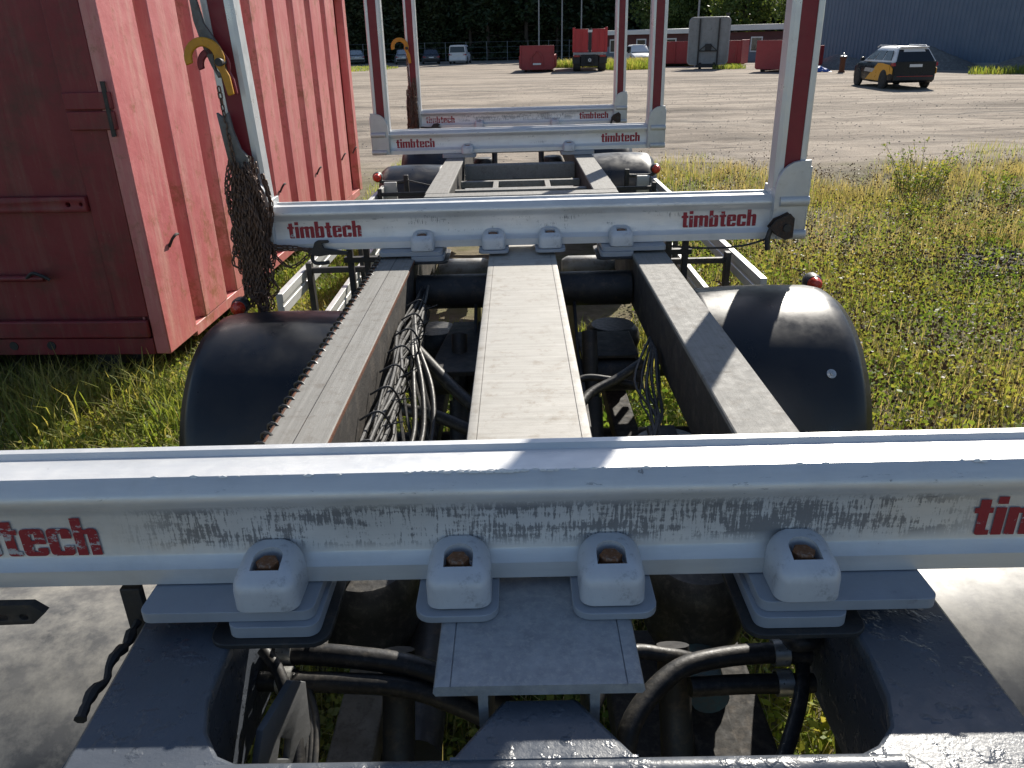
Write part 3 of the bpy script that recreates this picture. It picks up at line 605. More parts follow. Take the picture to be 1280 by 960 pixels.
# --- side guards, brackets, lamps
def plank(x, y0, y1, z, h=.11, t=.034):
    s = 1 if x > 0 else -1
    pr = [(x - t / 2, z), (x + t / 2, z), (x + t / 2, z + h), (x - t / 2, z + h)]
    pr = [(x - s * t / 2, z), (x + s * t / 2, z), (x + s * t / 2, z + h), (x - s * t / 2, z + h), (x - s * t / 2, z + h * .6), (x - s * (t / 2 - .005), z + h * .57), (x - s * (t / 2 - .005), z + h * .43), (x - s * t / 2, z + h * .4)]
    MB().prism(pr, y0, y1, 'y').build('guard_plank', 'guard_aluminium', T, bevel=.002)
for s in (-1, 1):
    dz = 0 if s > 0 else -.02
    plank(s * 1.195 + .01, 3.66, 6.98, .83 + dz); plank(s * 1.195 + .01, 3.70, 6.98, .46 + dz)
    x = s * 1.195
    MB().box(min(x - s * .02, x - s * .13), max(x - s * .02, x - s * .13), 6.94, 6.975, .78, .95).build('guard_return', 'guard_aluminium', T, bevel=.003)
    for y in (4.1, 5.5, 6.5):
        MB().box(x - s * .05 - .015, x - s * .05 + .015, y, y + .05, .42, .96).build('guard_bracket', 'dark_steel', T, bevel=.003)
        MB().box(min(s * .66, s * 1.15), max(s * .66, s * 1.15), y + .01, y + .04, .90, .93).build('guard_bracket', 'dark_steel', T, bevel=.003)
    MB().box(s * .72 - .014, s * .72 + .014, 3.60, 3.63, .95, 1.17).build('guard_bracket', 'dark_steel', T, bevel=.002)
    MB().box(s * .80 - .014, s * .80 + .014, 3.60, 3.63, .80, 1.17).build('guard_bracket', 'dark_steel', T, bevel=.002)
    MB().box(min(s * .66, s * .83), max(s * .66, s * .83), 3.598, 3.632, 1.085, 1.11).build('guard_bracket', 'dark_steel', T, bevel=.002)
def marker(x, y, z, s, r=.032):
    o = empty('marker_lamp', (x, y, z), (0, 0, 0)); o.parent = T
    mb = MB(); mb.lathe([(0, .05), (r * .8, .05), (r * 1.2, .03), (r * 1.25, 0), (r * 1.1, -.02), (r * .9, -.024)], 'y', (0, 0, 0), 20); mb.build('lamp_housing', 'black_rubber', o, True)
    mb = MB(); mb.lathe([(r * 1.0, -.020), (r * .95, -.040), (r * .7, -.056), (0, -.062)], 'y', (0, 0, 0), 20); mb.build('lens', 'lamp_red', o, True)
    return o
marker(1.315, 3.33, 1.012, 1); marker(-1.262, 3.33, .965, -1)
hose([(1.31, 3.36, 1.0), (1.29, 3.38, .95), (1.2, 3.40, .92)], .016); hose([(-1.26, 3.36, .93), (-1.25, 3.38, .88), (-1.18, 3.4, .86)], .016)
marker(-1.235, 7.0, .99, -1, .037); marker(1.235, 7.0, 1.0, 1, .037)
for s in (-1, 1):
    hose([(s * 1.235, 7.0, .98), (s * 1.20, 7.02, .945), (s * 1.08, 7.02, .94), (s * .98, 7.02, .945)], .016)
    MB().box(s * .985 - .02, s * .985 + .02, 7.0, 7.04, .84, 1.0).build('lamp_bracket', 'dark_steel', T, bevel=.004)
hose([(-.98, 7.0, .96), (-.85, 6.98, .93), (-.7, 6.97, .90), (-.6, 6.9, .92)], .006, 'grey_cable', 'cable')
# steel strap under the first bunk on the left and bracket stubs
o = MB().prism([(-1.05, 1.168), (-.825, 1.168), (-.805, 1.150), (-.83, 1.128), (-1.05, 1.122)], 1.03, 1.045, 'y').build('strap_bracket', 'dark_steel', T, bevel=.002)
cb = MB(); cb.prism(rrect(-.95, -.87, 1.136, 1.148, .005), .9, 1.2, 'y'); cb.prism(rrect(-.850, -.835, 1.137, 1.149, .005), .9, 1.2, 'y'); boolean(o, cb)
MB().box(-.695, -.66, 1.07, 1.085, .98, 1.165).build('strap_bracket', 'dark_steel', T, bevel=.002)
pts = [(-.668 + random.uniform(-.004, .004), 1.06 - .026 * k, 1.10 + random.uniform(-.005, .005)) for k in range(9)]
MB().tube(smooth_path(pts, 3), [.005 + .006 * random.random() for _ in range(25)], 7).build('dirty_chain', 'dark_steel', T, True)
# --- wire and ratchet below the second bunk, right; ratchet parts hang on the shoe
def world_child(name, label, cat, group=None):
    o = trailer_frame(name); tag(o, label, cat, group); return o
def ratchet(x, y, z, name, label):
    r = world_child(name, label, 'ratchet')
    MB().prism([(-.05, .0), (-.02, .045), (.03, .06), (.052, .03), (.052, -.045), (.02, -.055), (-.02, -.03)], y - .05, y - .035, 'y')
    for dy in (-.06, -.022):
        mb = MB(); mb.prism([(x + a, z + b) for a, b in ((-.055, .0), (-.03, .035), (-.005, .045), (.03, .062), (.052, .04), (.052, -.045), (.02, -.055), (-.02, -.035))], y + dy, y + dy + .008, 'y'); mb.build('side_plate', 'ratchet_steel', r, bevel=.002)
    mb = MB(); mb.tube([(x + .02, y - .07, z), (x + .02, y - .005, z)], .018, 14); mb.build('drum', 'dark_steel', r, True)
    mb = MB(); mb.lathe([(.018, -.05), (.034, -.05), (.034, -.03), (.018, -.03)], 'y', (x + .02, y, z), 12); mb.build('ratchet_wheel', 'chain_steel', r, True)
    mb = MB(); mb.tube(smooth_path([(x - .04, y - .04, z), (x - .055, y - .045, z - .05), (x - .05, y - .045, z - .10)]), [.012] * 13, 8); mb.build('handle', 'dark_steel', r, True)
    return r
r1 = ratchet(1.175, 3.455, 1.245, 'strap_ratchet', 'rusty strap ratchet on the right end of the second bunk')
mb = MB(); mb.tube(smooth_path([(1.13, 3.44, 1.19), (1.05, 3.44, 1.165), (.95, 3.45, 1.15), (.80, 3.47, 1.148), (.66, 3.5, 1.158)]), .005, 7); mb.build('wire', 'black_rubber', r1, True)
r2 = ratchet(1.165, 9.41, 1.245, 'strap_ratchet', 'rusty strap ratchet on the right end of the farthest bunk')
# --- chains
def link(mb, p, t, up, L=.032, wdt=.021, r=.0036, n=10, m=5):
    t = t.normalized(); a = t.cross(up).normalized(); nrm = t.cross(a)
    st_ = (L - wdt) / 2; path = []
    for k in range(n):
        q = 2 * math.pi * k / n; c, s_ = math.cos(q), math.sin(q)
        path.append(p + t * ((wdt / 2 - r) * c * 1.1 + (st_ if c > 0.01 else -st_)) + a * ((wdt / 2 - r) * s_))
    vs = []; fs = []
    for k in range(n):
        d = (path[(k + 1) % n] - path[k - 1]).normalized(); b = d.cross(nrm).normalized()
        for j in range(m): q = 2 * math.pi * j / m; vs.append(path[k] + (b * math.cos(q) + nrm * math.sin(q)) * r)
    for k in range(n):
        for j in range(m): fs.append((k * m + j, ((k + 1) % n) * m + j, ((k + 1) % n) * m + (j + 1) % m, k * m + (j + 1) % m))
    mb.add(vs, fs)
def strand(pts, parent, pitch=.0235, name='chain_strand', **kw):
    pts = smooth_path(pts, 12); mb = MB(); d = 0; nxt = 0; i = 0
    for a, b in zip(pts[:-1], pts[1:]):
        seg = (b - a).length
        while nxt <= d + seg:
            p = a + (b - a) * ((nxt - d) / max(seg, 1e-6)); t = (b - a)
            ref = Vector((0, 1, 0)) if abs(t.normalized().y) < .8 else Vector((0, 0, 1)); sd2 = t.cross(ref).normalized()
            q = random.uniform(-.5, .5) + (math.pi / 2 if i % 2 else 0) + .6
            up = ref * math.cos(q) + sd2 * math.sin(q); link(mb, p, t, up, **kw); nxt += pitch; i += 1
        d += seg
    return mb.build(name, 'chain_steel', parent, True)
ch = world_child('chain_bundle', 'thick bundle of rusty chains hanging on the left stake of the second bunk', 'chains')
for i in range(50):
    x = -1.188 + random.uniform(-.045, .055); y = 3.405 + random.uniform(-.05, .035); zt = random.uniform(1.45, 1.60); zb = random.choice((random.uniform(.92, 1.02), random.uniform(.95, 1.2), random.uniform(1.0, 1.3)))
    x2 = -1.185 + random.uniform(-.085, .075) * (1.0 if zb > 1.05 else .55); wl = random.uniform(.02, .05)
    sp = max(-1.268, min(-1.09, x + random.uniform(-.04, .04)))
    strand([(x, y, zt), (sp, y - .012, (zt + zb) / 2 + .12), (x2 - wl / 2, y, zb + .05), (x2, y - .01, zb), (x2 + wl / 2, y, zb + .05), (sp + .02, y - .01, (zt + zb) / 2 + .05), (x + .015, y, zt - .02)], ch)
strand([(-1.218, 3.40, 1.88), (-1.212, 3.395, 1.76), (-1.205, 3.39, 1.64), (-1.20, 3.39, 1.56)], ch, name='chain_strand')
for dx in (0, .02): strand([(-1.10 + dx * .3, 3.42, 1.52), (-1.085 + dx * .3, 3.42, 1.40), (-1.10 + dx * .2, 3.42, 1.30), (-1.13, 3.42, 1.22)], ch)
for dz in (0, .018): strand([(-1.12, 3.43, 1.20 + dz), (-1.0, 3.43, 1.195 + dz * .5), (-.92, 3.435, 1.188)], ch)
strand([(-1.11, 3.43, 1.18), (-1.06, 3.42, 1.13), (-1.02, 3.42, 1.12), (-.97, 3.43, 1.15), (-.93, 3.44, 1.18)], ch)
strand([(-1.17, 3.40, 1.05), (-1.13, 3.39, .96), (-1.15, 3.39, .93), (-1.18, 3.39, .94)], ch); strand([(-1.13, 3.40, 1.08), (-1.10, 3.40, 1.02), (-1.14, 3.40, .98)], ch)
def hook_plate(o, x, y, z, k, mat, name, th=.018):
    # claw hook outline: big open hook with a tapering shank
    out = []; inn = []
    for q in range(0, 17):
        a = R(-18 + 222 * q / 16 - 6); out.append((-.045 + .082 * math.cos(a), .0 + .080 * math.sin(a)))
        wdt = .030 + .012 * (1 - q / 16); inn.append((-.045 + (.082 - wdt) * math.cos(a), (.080 - wdt) * math.sin(a)))
    poly = [(.052, -.14), (.046, -.07)] + out + inn[::-1] + [(.012, -.06), (.028, -.145)]
    mb = MB(); mb.prism([(x + u * k, z + v * k) for u, v in poly], y, y + th, 'y'); return mb.build(name, mat, o, bevel=.005, seg=3)
def binder(y, zc, xs, label, k=1.0):
    o = world_child('chain_hook', label, 'hook', 'claw hooks on the left stakes')
    hook_plate(o, xs, y - .035, zc, k, 'hook_yellow', 'hook_body')
    mb = MB(); mb.tube([(xs + .020 * k, y - .06, zc - .015), (xs + .020 * k, y + .0, zc - .015)], .016, 12); mb.build('hook_pin', 'dark_steel', o, True)
    return o
hk = binder(3.41, 2.0, -1.205, 'big yellow claw hook on the left stake of the second bunk', 1.0)
hook_plate(hk, -1.19, 3.405, 1.975, .82, 'strip_red', 'hook_body')
lv = world_child('binder_lever', 'grey steel tensioner lever hanging along the left stake of the second bunk', 'lever')
o = MB().prism([(-1.285, 2.62), (-1.262, 2.62), (-1.255, 2.22), (-1.24, 2.13), (-1.195, 2.05), (-1.175, 2.0), (-1.172, 1.95), (-1.19, 1.925), (-1.215, 1.925), (-1.235, 1.97), (-1.26, 2.05), (-1.278, 2.14)], 3.405, 3.425, 'y').build('lever_arm', 'lever_steel', lv, bevel=.004)
cb = MB(); cb.prism(rrect(-1.222, -1.186, 1.945, 2.02, .014), 3.3, 3.6, 'y'); boolean(o, cb)
o = MB().prism([(-1.245, 1.79), (-1.222, 1.77), (-1.198, 1.79), (-1.19, 1.72), (-1.17, 1.64), (-1.145, 1.61), (-1.14, 1.58), (-1.155, 1.55), (-1.19, 1.54), (-1.225, 1.56)], 3.395, 3.42, 'y').build('lever_handle', 'lever_steel', lv, bevel=.004)
cb = MB(); cb.prism(rrect(-1.166, -1.152, 1.575, 1.59, .006), 3.3, 3.6, 'y'); boolean(o, cb)
# dark grab hook under the left end of the second bunk
gh = world_child('grab_hook', 'dark steel grab hook hanging below the left end of the second bunk', 'hook')
MB().prism([(-.955, 1.185), (-.925, 1.20), (-.915, 1.225), (-.90, 1.232), (-.855, 1.232), (-.850, 1.222), (-.885, 1.218), (-.875, 1.195), (-.84, 1.19), (-.77, 1.178), (-.77, 1.165), (-.86, 1.166), (-.90, 1.160), (-.945, 1.165)], 3.43, 3.45, 'y').build('hook_body', 'dark_steel', gh, bevel=.003)
mb = MB(); mb.tube(smooth_path([(-.93, 3.44, 1.175), (-.935, 3.44, 1.145), (-.92, 3.44, 1.128), (-.88, 3.44, 1.128), (-.86, 3.44, 1.132)]), .009, 8); mb.build('hook_body', 'dark_steel', gh, True)
# far left stake
binder(9.38, 2.06, -1.215, 'small yellow claw hook on the left stake of the farthest bunk', 1.2)
ch2 = world_child('chain_bundle', 'rusty chains hanging on the left stake of the farthest bunk', 'chains')
for i in range(16):
    x = -1.195 + random.uniform(-.04, .05); y = 9.36 + random.uniform(-.04, .03); zt = random.uniform(1.45, 1.75); zb = random.uniform(1.08, 1.3); wl = .04
    strand([(x, y, zt), (x + random.uniform(-.03, .03), y - .02, (zt + zb) / 2), (x - wl / 2, y, zb), (x + wl / 2, y, zb), (x + .02, y - .01, (zt + zb) / 2), (x + .015, y, zt)], ch2, .030, n=7, m=4, L=.042, wdt=.028, r=.0055)
strand([(-1.2, 9.36, 1.95), (-1.195, 9.36, 1.6)], ch2, .03, n=7, m=4, L=.042, wdt=.028, r=.0055)
gh2 = world_child('grab_hook', 'dark steel grab hook on the left end of the farthest bunk', 'hook')
MB().prism([(-1.1, 1.205), (-.98, 1.20), (-.95, 1.235), (-.90, 1.24), (-.87, 1.22), (-.90, 1.21), (-.86, 1.185), (-.98, 1.18), (-1.1, 1.19)], 9.36, 9.40, 'y').build('hook_body', 'dark_steel', gh2, bevel=.004)

# ================================================================== RED CONTAINER BESIDE THE TRAILER
BA = math.atan2(-2.27 + 2.44, 10.7 - 5.0)
RC = empty('red_container', (-2.44, 5.0, 0), (0, 0, -BA)); tag(RC, 'big worn red steel container with ribbed side, left of the trailer', 'container')
CLN, CW, Z0, Z1 = 6.40, 2.45, .26, 2.85
MB().box(-CW + .05, -.10, .05, CLN - .05, Z0, Z0 + .12).build('floor', 'container_red_shaded', RC)
MB().box(-.160, -.145, .02, CLN - .02, Z0 + .02, Z1 - .05).build('side_wall', 'container_red', RC)
MB().box(-CW, -CW + .02, .02, CLN - .02, Z0, Z1).build('side_wall', 'container_red', RC)
MB().box(-CW, 0, CLN - .03, CLN, Z0, Z1).build('end_wall', 'container_red_shaded', RC)
MB().box(-.10, .004, -.012, .45, Z0 - .02, Z1).build('corner_post', 'container_red', RC, bevel=.008)
MB().box(-.10, .004, CLN - .16, CLN, Z0, Z1).build('corner_post', 'container_red', RC, bevel=.008)
p0, pitch, ribs = .60, .668, []
for i in range(8):
    s0 = p0 + i * pitch
    pr = [(-.144, s0), (.0, s0 + .05), (.0, s0 + .49), (-.144, s0 + .54)]
    z0 = Z0 + (.10 if i % 3 else .02)
    o = MB().prism(pr, Z0 + .03, Z1 - .04, 'z').build('rib', 'container_red', RC, bevel=.006); ribs.append(o)
MB().box(-.15, .008, .455, CLN - .165, Z1 - .10, Z1 + .06).build('top_rail', 'container_red', RC, bevel=.01)
MB().box(-.15, -.004, .455, CLN - .165, Z0 - .06, Z0 + .028).build('bottom_rail', 'container_red', RC, bevel=.006)
for s0, z in ((.27, .98), (2.75, .91), (4.12, .87), (5.35, .86), (6.0, .86)):
    mb = MB(); mb.tube(smooth_path([(.004, s0, z - .05), (.03, s0 + .01, z), (.045, s0 + .04, z + .025), (.04, s0 + .09, z + .02)], 4), .010, 7); mb.build('tie_hook', 'dark_steel', RC, True)
# near end wall with frame, bars, hinge, holes
MB().box(-CW + .02, -.101, .03, .045, Z0, Z1).build('end_wall', 'container_red_shaded', RC)
MB().box(-.33, -.103, -.005, .028, Z0 + .25, Z1).build('door_post', 'container_red_shaded', RC, bevel=.006)
MB().box(-CW + .02, -.103, -.02, .028, Z0 - .02, Z0 + .10).build('door_sill', 'container_red_shaded', RC, bevel=.006)
MB().box(-CW + .02, -.106, -.045, -.006, Z0 + .11, Z0 + .235).build('door_sill', 'container_red_shaded', RC, bevel=.012)
o = MB().box(-CW + .02, -.335, -.03, .028, 1.235, 1.335).build('door_bar', 'container_red_shaded', RC, bevel=.010)
cb = MB(); cb.prism(rrect(-.47, -.44, 1.272, 1.298, .012), -.2, .2, 'y'); cb.prism(rrect(-.38, -.36, 1.275, 1.295, .009), -.2, .2, 'y'); boolean(o, cb)
for z in (1.74, 1.86): MB().box(-.32, -.02, -.035, -.006, z, z + .10 if z > 1.8 else z + .11).build('hinge', 'container_red_shaded', RC, bevel=.006)
MB().tube([(-.05, -.03, 1.70), (-.05, -.03, 2.02)], .014, 10).build('hinge_pin', 'dark_steel', RC, True)
mb = MB(); mb.tube([(-CW + .1, -.02, .80), (-.75, -.02, .795)], .022, 10); mb.build('lock_rod', 'container_red_shaded', RC, True)
mb = MB(); mb.tube(smooth_path([(-.86, -.03, .80), (-.80, -.05, .84), (-.74, -.05, .82), (-.70, -.04, .79)]), .012, 8); mb.build('lock_lever', 'dark_steel', RC, True)
for x in (-.83, -1.10): mb = MB(); mb.lathe([(0, -.004), (.03, -.004), (.032, 0)], 'y', (x, -.021, Z0 + .05), 18); mb.build('drain_hole', 'dark_chassis', RC)
for x in (-.55, -CW + .5): MB().box(x - .09, x + .09, .15, CLN - .2, .0, Z0 - .005).build('skid', 'dark_steel', RC, bevel=.01)
for x in (-.45, -CW + .4): mb = MB(); mb.tube([(x - .1, .35, .10), (x + .1, .35, .10)], .1, 18); mb.build('roller', 'dark_steel', RC, True)

# ================================================================== BACKGROUND: VEHICLES
def prism_lo(pts, a, b): return MB().prism(pts, a, b, 'x')
def loft(rings):
    mb = MB(); n_ = len(rings[0]); vs = [p for r_ in rings for p in r_]; fs = []
    for i in range(len(rings) - 1):
        for k in range(n_): fs.append((i * n_ + k, i * n_ + (k + 1) % n_, (i + 1) * n_ + (k + 1) % n_, (i + 1) * n_ + k))
    fs += [tuple(range(n_)), tuple(range((len(rings) - 1) * n_, len(rings) * n_))[::-1]]
    mb.add(vs, fs); return mb
def car(label, x, y, az, body='white_paint', L=4.4, Wd=1.82, H=1.5, kind='suv', group=None, livery=False):
    # local: +y forward, origin at ground centre; az clockwise from +Y
    o = empty('parked_car' if kind != 'van' else 'parked_van', (x, y, gz(x, y)), (0, 0, -R(az))); tag(o, label, 'van' if kind == 'van' else 'car', group)
    hw = Wd / 2; b = -L / 2; belt = (.645 if livery else .58) * H if kind != 'van' else .55 * H
    def ring(yy, w_, zb, zt, crown=.03): return [(-w_ * .93, yy, zb), (-w_, yy, zb + .12), (-w_, yy, zb + .35), (-w_ * .975, yy, zt - .1), (-w_ * .90, yy, zt), (-w_ * .4, yy, zt + crown), (w_ * .4, yy, zt + crown), (w_ * .90, yy, zt), (w_ * .975, yy, zt - .1), (w_, yy, zb + .35), (w_, yy, zb + .12), (w_ * .93, yy, zb)]
    hood = belt * .96
    st_ = [(b, hw * .90, .36, belt * .93), (b + .10, hw * .97, .27, belt), (b + .45, hw, .24, belt + .02), (0, hw, .22, belt), (L * .20, hw, .24, belt - .01), (L * .34, hw * .98, .24, hood - .02), (L * .45, hw * .92, .27, hood - .12), (L * .5, hw * .78, .34, hood - .28)]
    loft([ring(*q) for q in st_]).build('body', body, o, bevel=.03)
    # cabin
    if livery: cs = [(b + .06, b + .46, hw * .93, hw * .66), (-L * .05, -L * .07, hw * .95, hw * .73), (L * .24, L * .03, hw * .93, hw * .68)]
    elif kind == 'van': cs = [(b + .02, b + .10, hw * .94, hw * .84), (L * .16, L * .09, hw * .94, hw * .84), (L * .30, L * .14, hw * .92, hw * .80)]
    else: cs = [(b + .08, b + .42, hw * .93, hw * .70), (-L * .05, -L * .05, hw * .95, hw * .74), (L * .24, L * .06, hw * .93, hw * .70)]
    def cring(y0, y1, w0, w1):
        z0, z1 = belt - .03, H; return [(-w0, y0, z0), (-w1 - .02, y1, z1 - .10), (-w1 * .86, y1 + (0), z1 - .02), (-w1 * .4, y1, z1), (w1 * .4, y1, z1), (w1 * .86, y1, z1 - .02), (w1 + .02, y1, z1 - .10), (w0, y0, z0)]
    loft([cring(*q) for q in cs]).build('cabin', 'white_paint' if livery else body, o, bevel=.02)
    # glass: rear, front, sides as thin shaped panes a few mm proud of the cabin
    def pane(q, nrm, name='window'):
        q = [Vector(p) for p in q]; nv = Vector(nrm).normalized() * .014; m = MB(); k = len(q)
        m.add([p + nv for p in q] + [p - nv for p in q], [tuple(range(k)), tuple(range(k, 2 * k))[::-1]] + [(i, (i + 1) % k, k + (i + 1) % k, k + i) for i in range(k)]); m.build(name, 'car_glass', o)
    def lp(a, c, t): return a + (c - a) * t
    y0, y1, w0, w1 = cs[0]; zz = lambda t: lp(belt - .03, H - .10, t)
    nr = (0, -(H - .07 - belt), -(y0 - y1)); nr = (0, -1, (y1 - y0) / (H - belt))
    if kind != 'van' or True: pane([(-lp(w0, w1, .18) * .92, lp(y0, y1, .18), zz(.18)), (lp(w0, w1, .18) * .92, lp(y0, y1, .18), zz(.18)), (lp(w0, w1, .92) * .90, lp(y0, y1, .92), zz(.92)), (-lp(w0, w1, .92) * .90, lp(y0, y1, .92), zz(.92))], nr)
    y2, y3, w2, w3 = cs[2]; pane([(-lp(w2, w3, .1) * .94, lp(y2, y3, .1), zz(.1)), (lp(w2, w3, .1) * .94, lp(y2, y3, .1), zz(.1)), (w3 * .90, lp(y2, y3, .92), zz(.92)), (-w3 * .90, lp(y2, y3, .92), zz(.92))], (0, 1, (y2 - y3) / (H - belt)))
    for s in (-1, 1):
        segs = ((.06, .46), (.50, .98)) if kind == 'van' else ((.10, .36), (.40, .66), (.70, .95))
        for a, c in segs:
            if kind == 'van' and a < .4 and not livery: continue
            def P(u, t):
                yb = lp(cs[0][0] + .05, cs[2][0] - .02, u); yt = lp(cs[0][1] + .05, cs[2][1] - .02, u); ww = lp(cs[1][2] * .985, cs[1][3] * 1.0 + .02, t); return (s * (ww + .004), lp(yb, yt, t), zz(t))
            pane([P(a, .16), P(c, .16), P(c, .88), P(a, .88)], (s, 0, (cs[1][2] - cs[1][3]) / (H - belt)))
        m = MB(); m.box(min(s * hw, s * (hw + .17)), max(s * hw, s * (hw + .17)), cs[2][0] - .32, cs[2][0] - .20, belt - .0, belt + .15); m.build('mirror', 'dark_paint', o, bevel=.03)
        # tail lamp, wheels, arches
        m = MB(); m.prism([(b - .012, belt - .16), (b + .02, belt - .02), (b + .35, belt - .05), (b + .28, belt - .16)], s * hw * .62 if s > 0 else -hw * .985, hw * .985 if s > 0 else s * hw * .62, 'x'); m.build('tail_lamp', 'tail_red', o, bevel=.015)
        for yy in (b + L * .19, b + L * .80):
            m = MB(); m.lathe([(0, .012), (.40, .012), (.40, -.05), (0, -.05)], 'x', (0, 0, 0), 24); q = m.build('wheel_arch', 'dark_chassis', o); q.location = (s * hw, yy, .36); q.scale.x = s
            m = MB(); m.lathe([(0, -.11), (.30, -.11), (.335, -.09), (.345, -.03), (.345, .05), (.33, .08), (.25, .09), (0, .06)], 'x', (0, 0, 0), 28); q = m.build('wheel', 'tyre_rubber', o, True); q.location = (s * (hw - .045), yy, .345); q.scale.x = s
            m = MB(); m.lathe([(.245, .09), (.235, .095), (.20, .07), (.07, .075), (.06, .085), (0, .085)], 'x', (0, 0, 0), 20); m.build('rim', 'dark_chassis' if livery else 'silver_paint', q, True)
    m = MB(); m.box(-hw * .90, hw * .90, b - .05, b + .12, .34, .56); m.build('bumper', 'dark_chassis' if kind != 'van' else body, o, bevel=.03)
    m = MB(); m.box(-.26, .26, b - .006 - .01, b + .01, belt - .20, belt - .09); m.build('number_plate', 'white_paint', o, bevel=.004)
    if livery:
        m = MB(); m.prism([(b - .02, .50), (b - .005, belt + .02), (b + .06, belt + .02), (b + .1, .5)], -hw * .90, hw * .90, 'x'); m.build('tailgate', 'dark_paint', o, bevel=.02)
        m = MB(); yr = lambda t: lp(y0, y1, t) - .05
        m.add([(-w0 * .93, yr(0), belt - .02), (w0 * .93, yr(0), belt - .02), (w1 * .98, yr(.97), zz(.97)), (-w1 * .98, yr(.97), zz(.97))] + [(-w0 * .93, yr(0) + .08, belt - .02), (w0 * .93, yr(0) + .08, belt - .02), (w1 * .98, yr(.97) + .08, zz(.97)), (-w1 * .98, yr(.97) + .08, zz(.97))], [(0, 1, 2, 3), (4, 7, 6, 5), (0, 4, 5, 1), (1, 5, 6, 2), (2, 6, 7, 3), (3, 7, 4, 0)]); m.build('rear_window', 'car_glass', o, bevel=.02)
        m = MB(); m.box(-hw * .80, hw * .80, b - .056, b - .04, .50, .525); m.build('reflector_strip', 'tail_red', o)
        m = MB(); m.box(-.26, .26, b - .032, b - .022, belt - .20, belt - .09); m.build('number_plate', 'white_paint', o)
        m = MB(); m.box(-.58, .58, b + .30, b + .46, H - .045, H - .005); m.build('spoiler', 'white_paint', o, bevel=.02)
        for s in (-1, 1):
            xs = sorted((s * (hw + .004), s * (hw - .01)))
            m = MB(); m.prism([(b + .30, .60), (b + .34, belt - .12), (b + 1.15, belt - .06), (b + 1.55, belt - .06), (b + 2.7, .32), (b + 1.35, .30)], xs[0], xs[1], 'x'); m.build('livery_stripe', 'yellow_paint', o)
            m = MB(); m.prism([(b + .06, .60), (b + .06, belt - .26), (b + .30, belt - .14), (b + .29, .62)], *sorted((s * (hw * .992 + .003), s * (hw - .03))), 'x'); m.build('livery_stripe', 'yellow_paint', o)
            m = MB(); m.prism([(b + 2.05, .62), (b + 1.8, .78), (b + 2.85, .80), (b + 2.95, .64)], *sorted((s * (hw + .005), s * (hw - .01))), 'x'); m.build('livery_panel', 'silver_paint', o)
            m = MB(); m.tube([(s * hw * .66, b + .62, H - .03), (s * hw * .66, b + .75, H + .035), (s * hw * .68, L * .02, H + .035), (s * hw * .68, L * .07, H - .04)], .018, 8); m.build('roof_rail', 'silver_paint', o, True)
    return o
car('black, yellow and white estate car standing on the gravel by the blue hall', 16.75, 36.9, 1, 'dark_paint', 4.5, 1.86, 1.66, 'suv', None, True)
car('white van parked at the forest edge', -5.85, 90.4, 4, 'white_paint', 4.6, 1.9, 1.85, 'van', 'cars parked at the forest edge')
car('dark blue car parked left of the white van at the forest edge', -9.15, 91, -8, 'navy_paint', 4.3, 1.8, 1.45, 'suv', 'cars parked at the forest edge')
car('silver car parked behind the far left stake at the forest edge', -12.4, 93, -10, 'silver_paint', 4.3, 1.8, 1.48, 'suv', 'cars parked at the forest edge')
car('silver grey car at the far left, just past the red container', -18.4, 96.5, -15, 'silver_paint', 4.3, 1.8, 1.5, 'suv', 'cars parked at the forest edge')
car('white car with a light roof parked before the low red building', 11.2, 75.6, 178, 'white_paint', 4.5, 1.85, 1.62, 'suv')

# red low container with end shield
def low_box(name, label, x, y, az, Lb, Wb, Hb, hs, mat, group=None):
    o = empty(name, (x, y, gz(x, y)), (0, 0, -R(az))); tag(o, label, 'container', group)
    mb = MB(); mb.prism([(-Wb / 2, .25), (-Wb / 2, hs), (Wb / 2, hs), (Wb / 2, .25), (Wb / 2 - .12, .16), (-Wb / 2 + .12, .16)], 0, .08, 'y'); mb.build('end_shield', mat, o, bevel=.02)
    for s in (-1, 1):
        MB().box(s * Wb / 2 - .04, s * Wb / 2 + .04, .082, Lb, .25, Hb).build('side_wall', mat, o, bevel=.01)
        for k in range(7): MB().box(min(s * (Wb / 2 + .042), s * (Wb / 2 + .11)), max(s * (Wb / 2 + .042), s * (Wb / 2 + .11)), .35 + k * (Lb - .6) / 6, .47 + k * (Lb - .6) / 6, .28, Hb - .04).build('rib', mat, o)
        MB().box(s * .5 - .07, s * .5 + .07, .1, Lb, .08, .21).build('skid', 'dark_chassis', o)
        MB().tube([(s * .85 - .12, .5, .12), (s * .85 + .12, .5, .12)], .12, 14).build('roller', 'dark_chassis', o, True)
    MB().box(-Wb / 2, Wb / 2, .1, Lb, .215, .26).build('floor', mat, o)
    MB().box(-Wb / 2 + .05, Wb / 2 - .05, Lb, Lb + .06, .25, Hb).build('end_wall', mat, o)
    return o
c1 = low_box('low_red_container', 'dull red low container with pointed hook frame, left of the red tipper truck', 1.67, 61.6, 4, 5.5, 2.5, 1.15, 1.82, 'far_red')
for s in (-1, 1):
    MB().prism([(s * .42 - .06, .35), (s * .42 + .06, .35), (s * .42 + .06, 1.05), (s * .06 + .06, 1.42), (s * .06 - .06, 1.42), (s * .42 - .06, 1.0)], -.07, -.002, 'y').build('hook_frame', 'far_red', c1, bevel=.01)
    MB().box(s * 1.22 - .05, s * 1.22 + .05, -.05, -.002, .3, 1.8).build('edge_post', 'far_red', c1, bevel=.01)
MB().box(-.3, .3, -.085, -.072, .50, .62).build('sign_plate', 'white_paint', c1)
c2 = low_box('low_red_container', 'bright red low container right of the upright grey platform', 16.6, 53.6, 42, 5.0, 2.4, 1.5, 1.9, 'far_red')
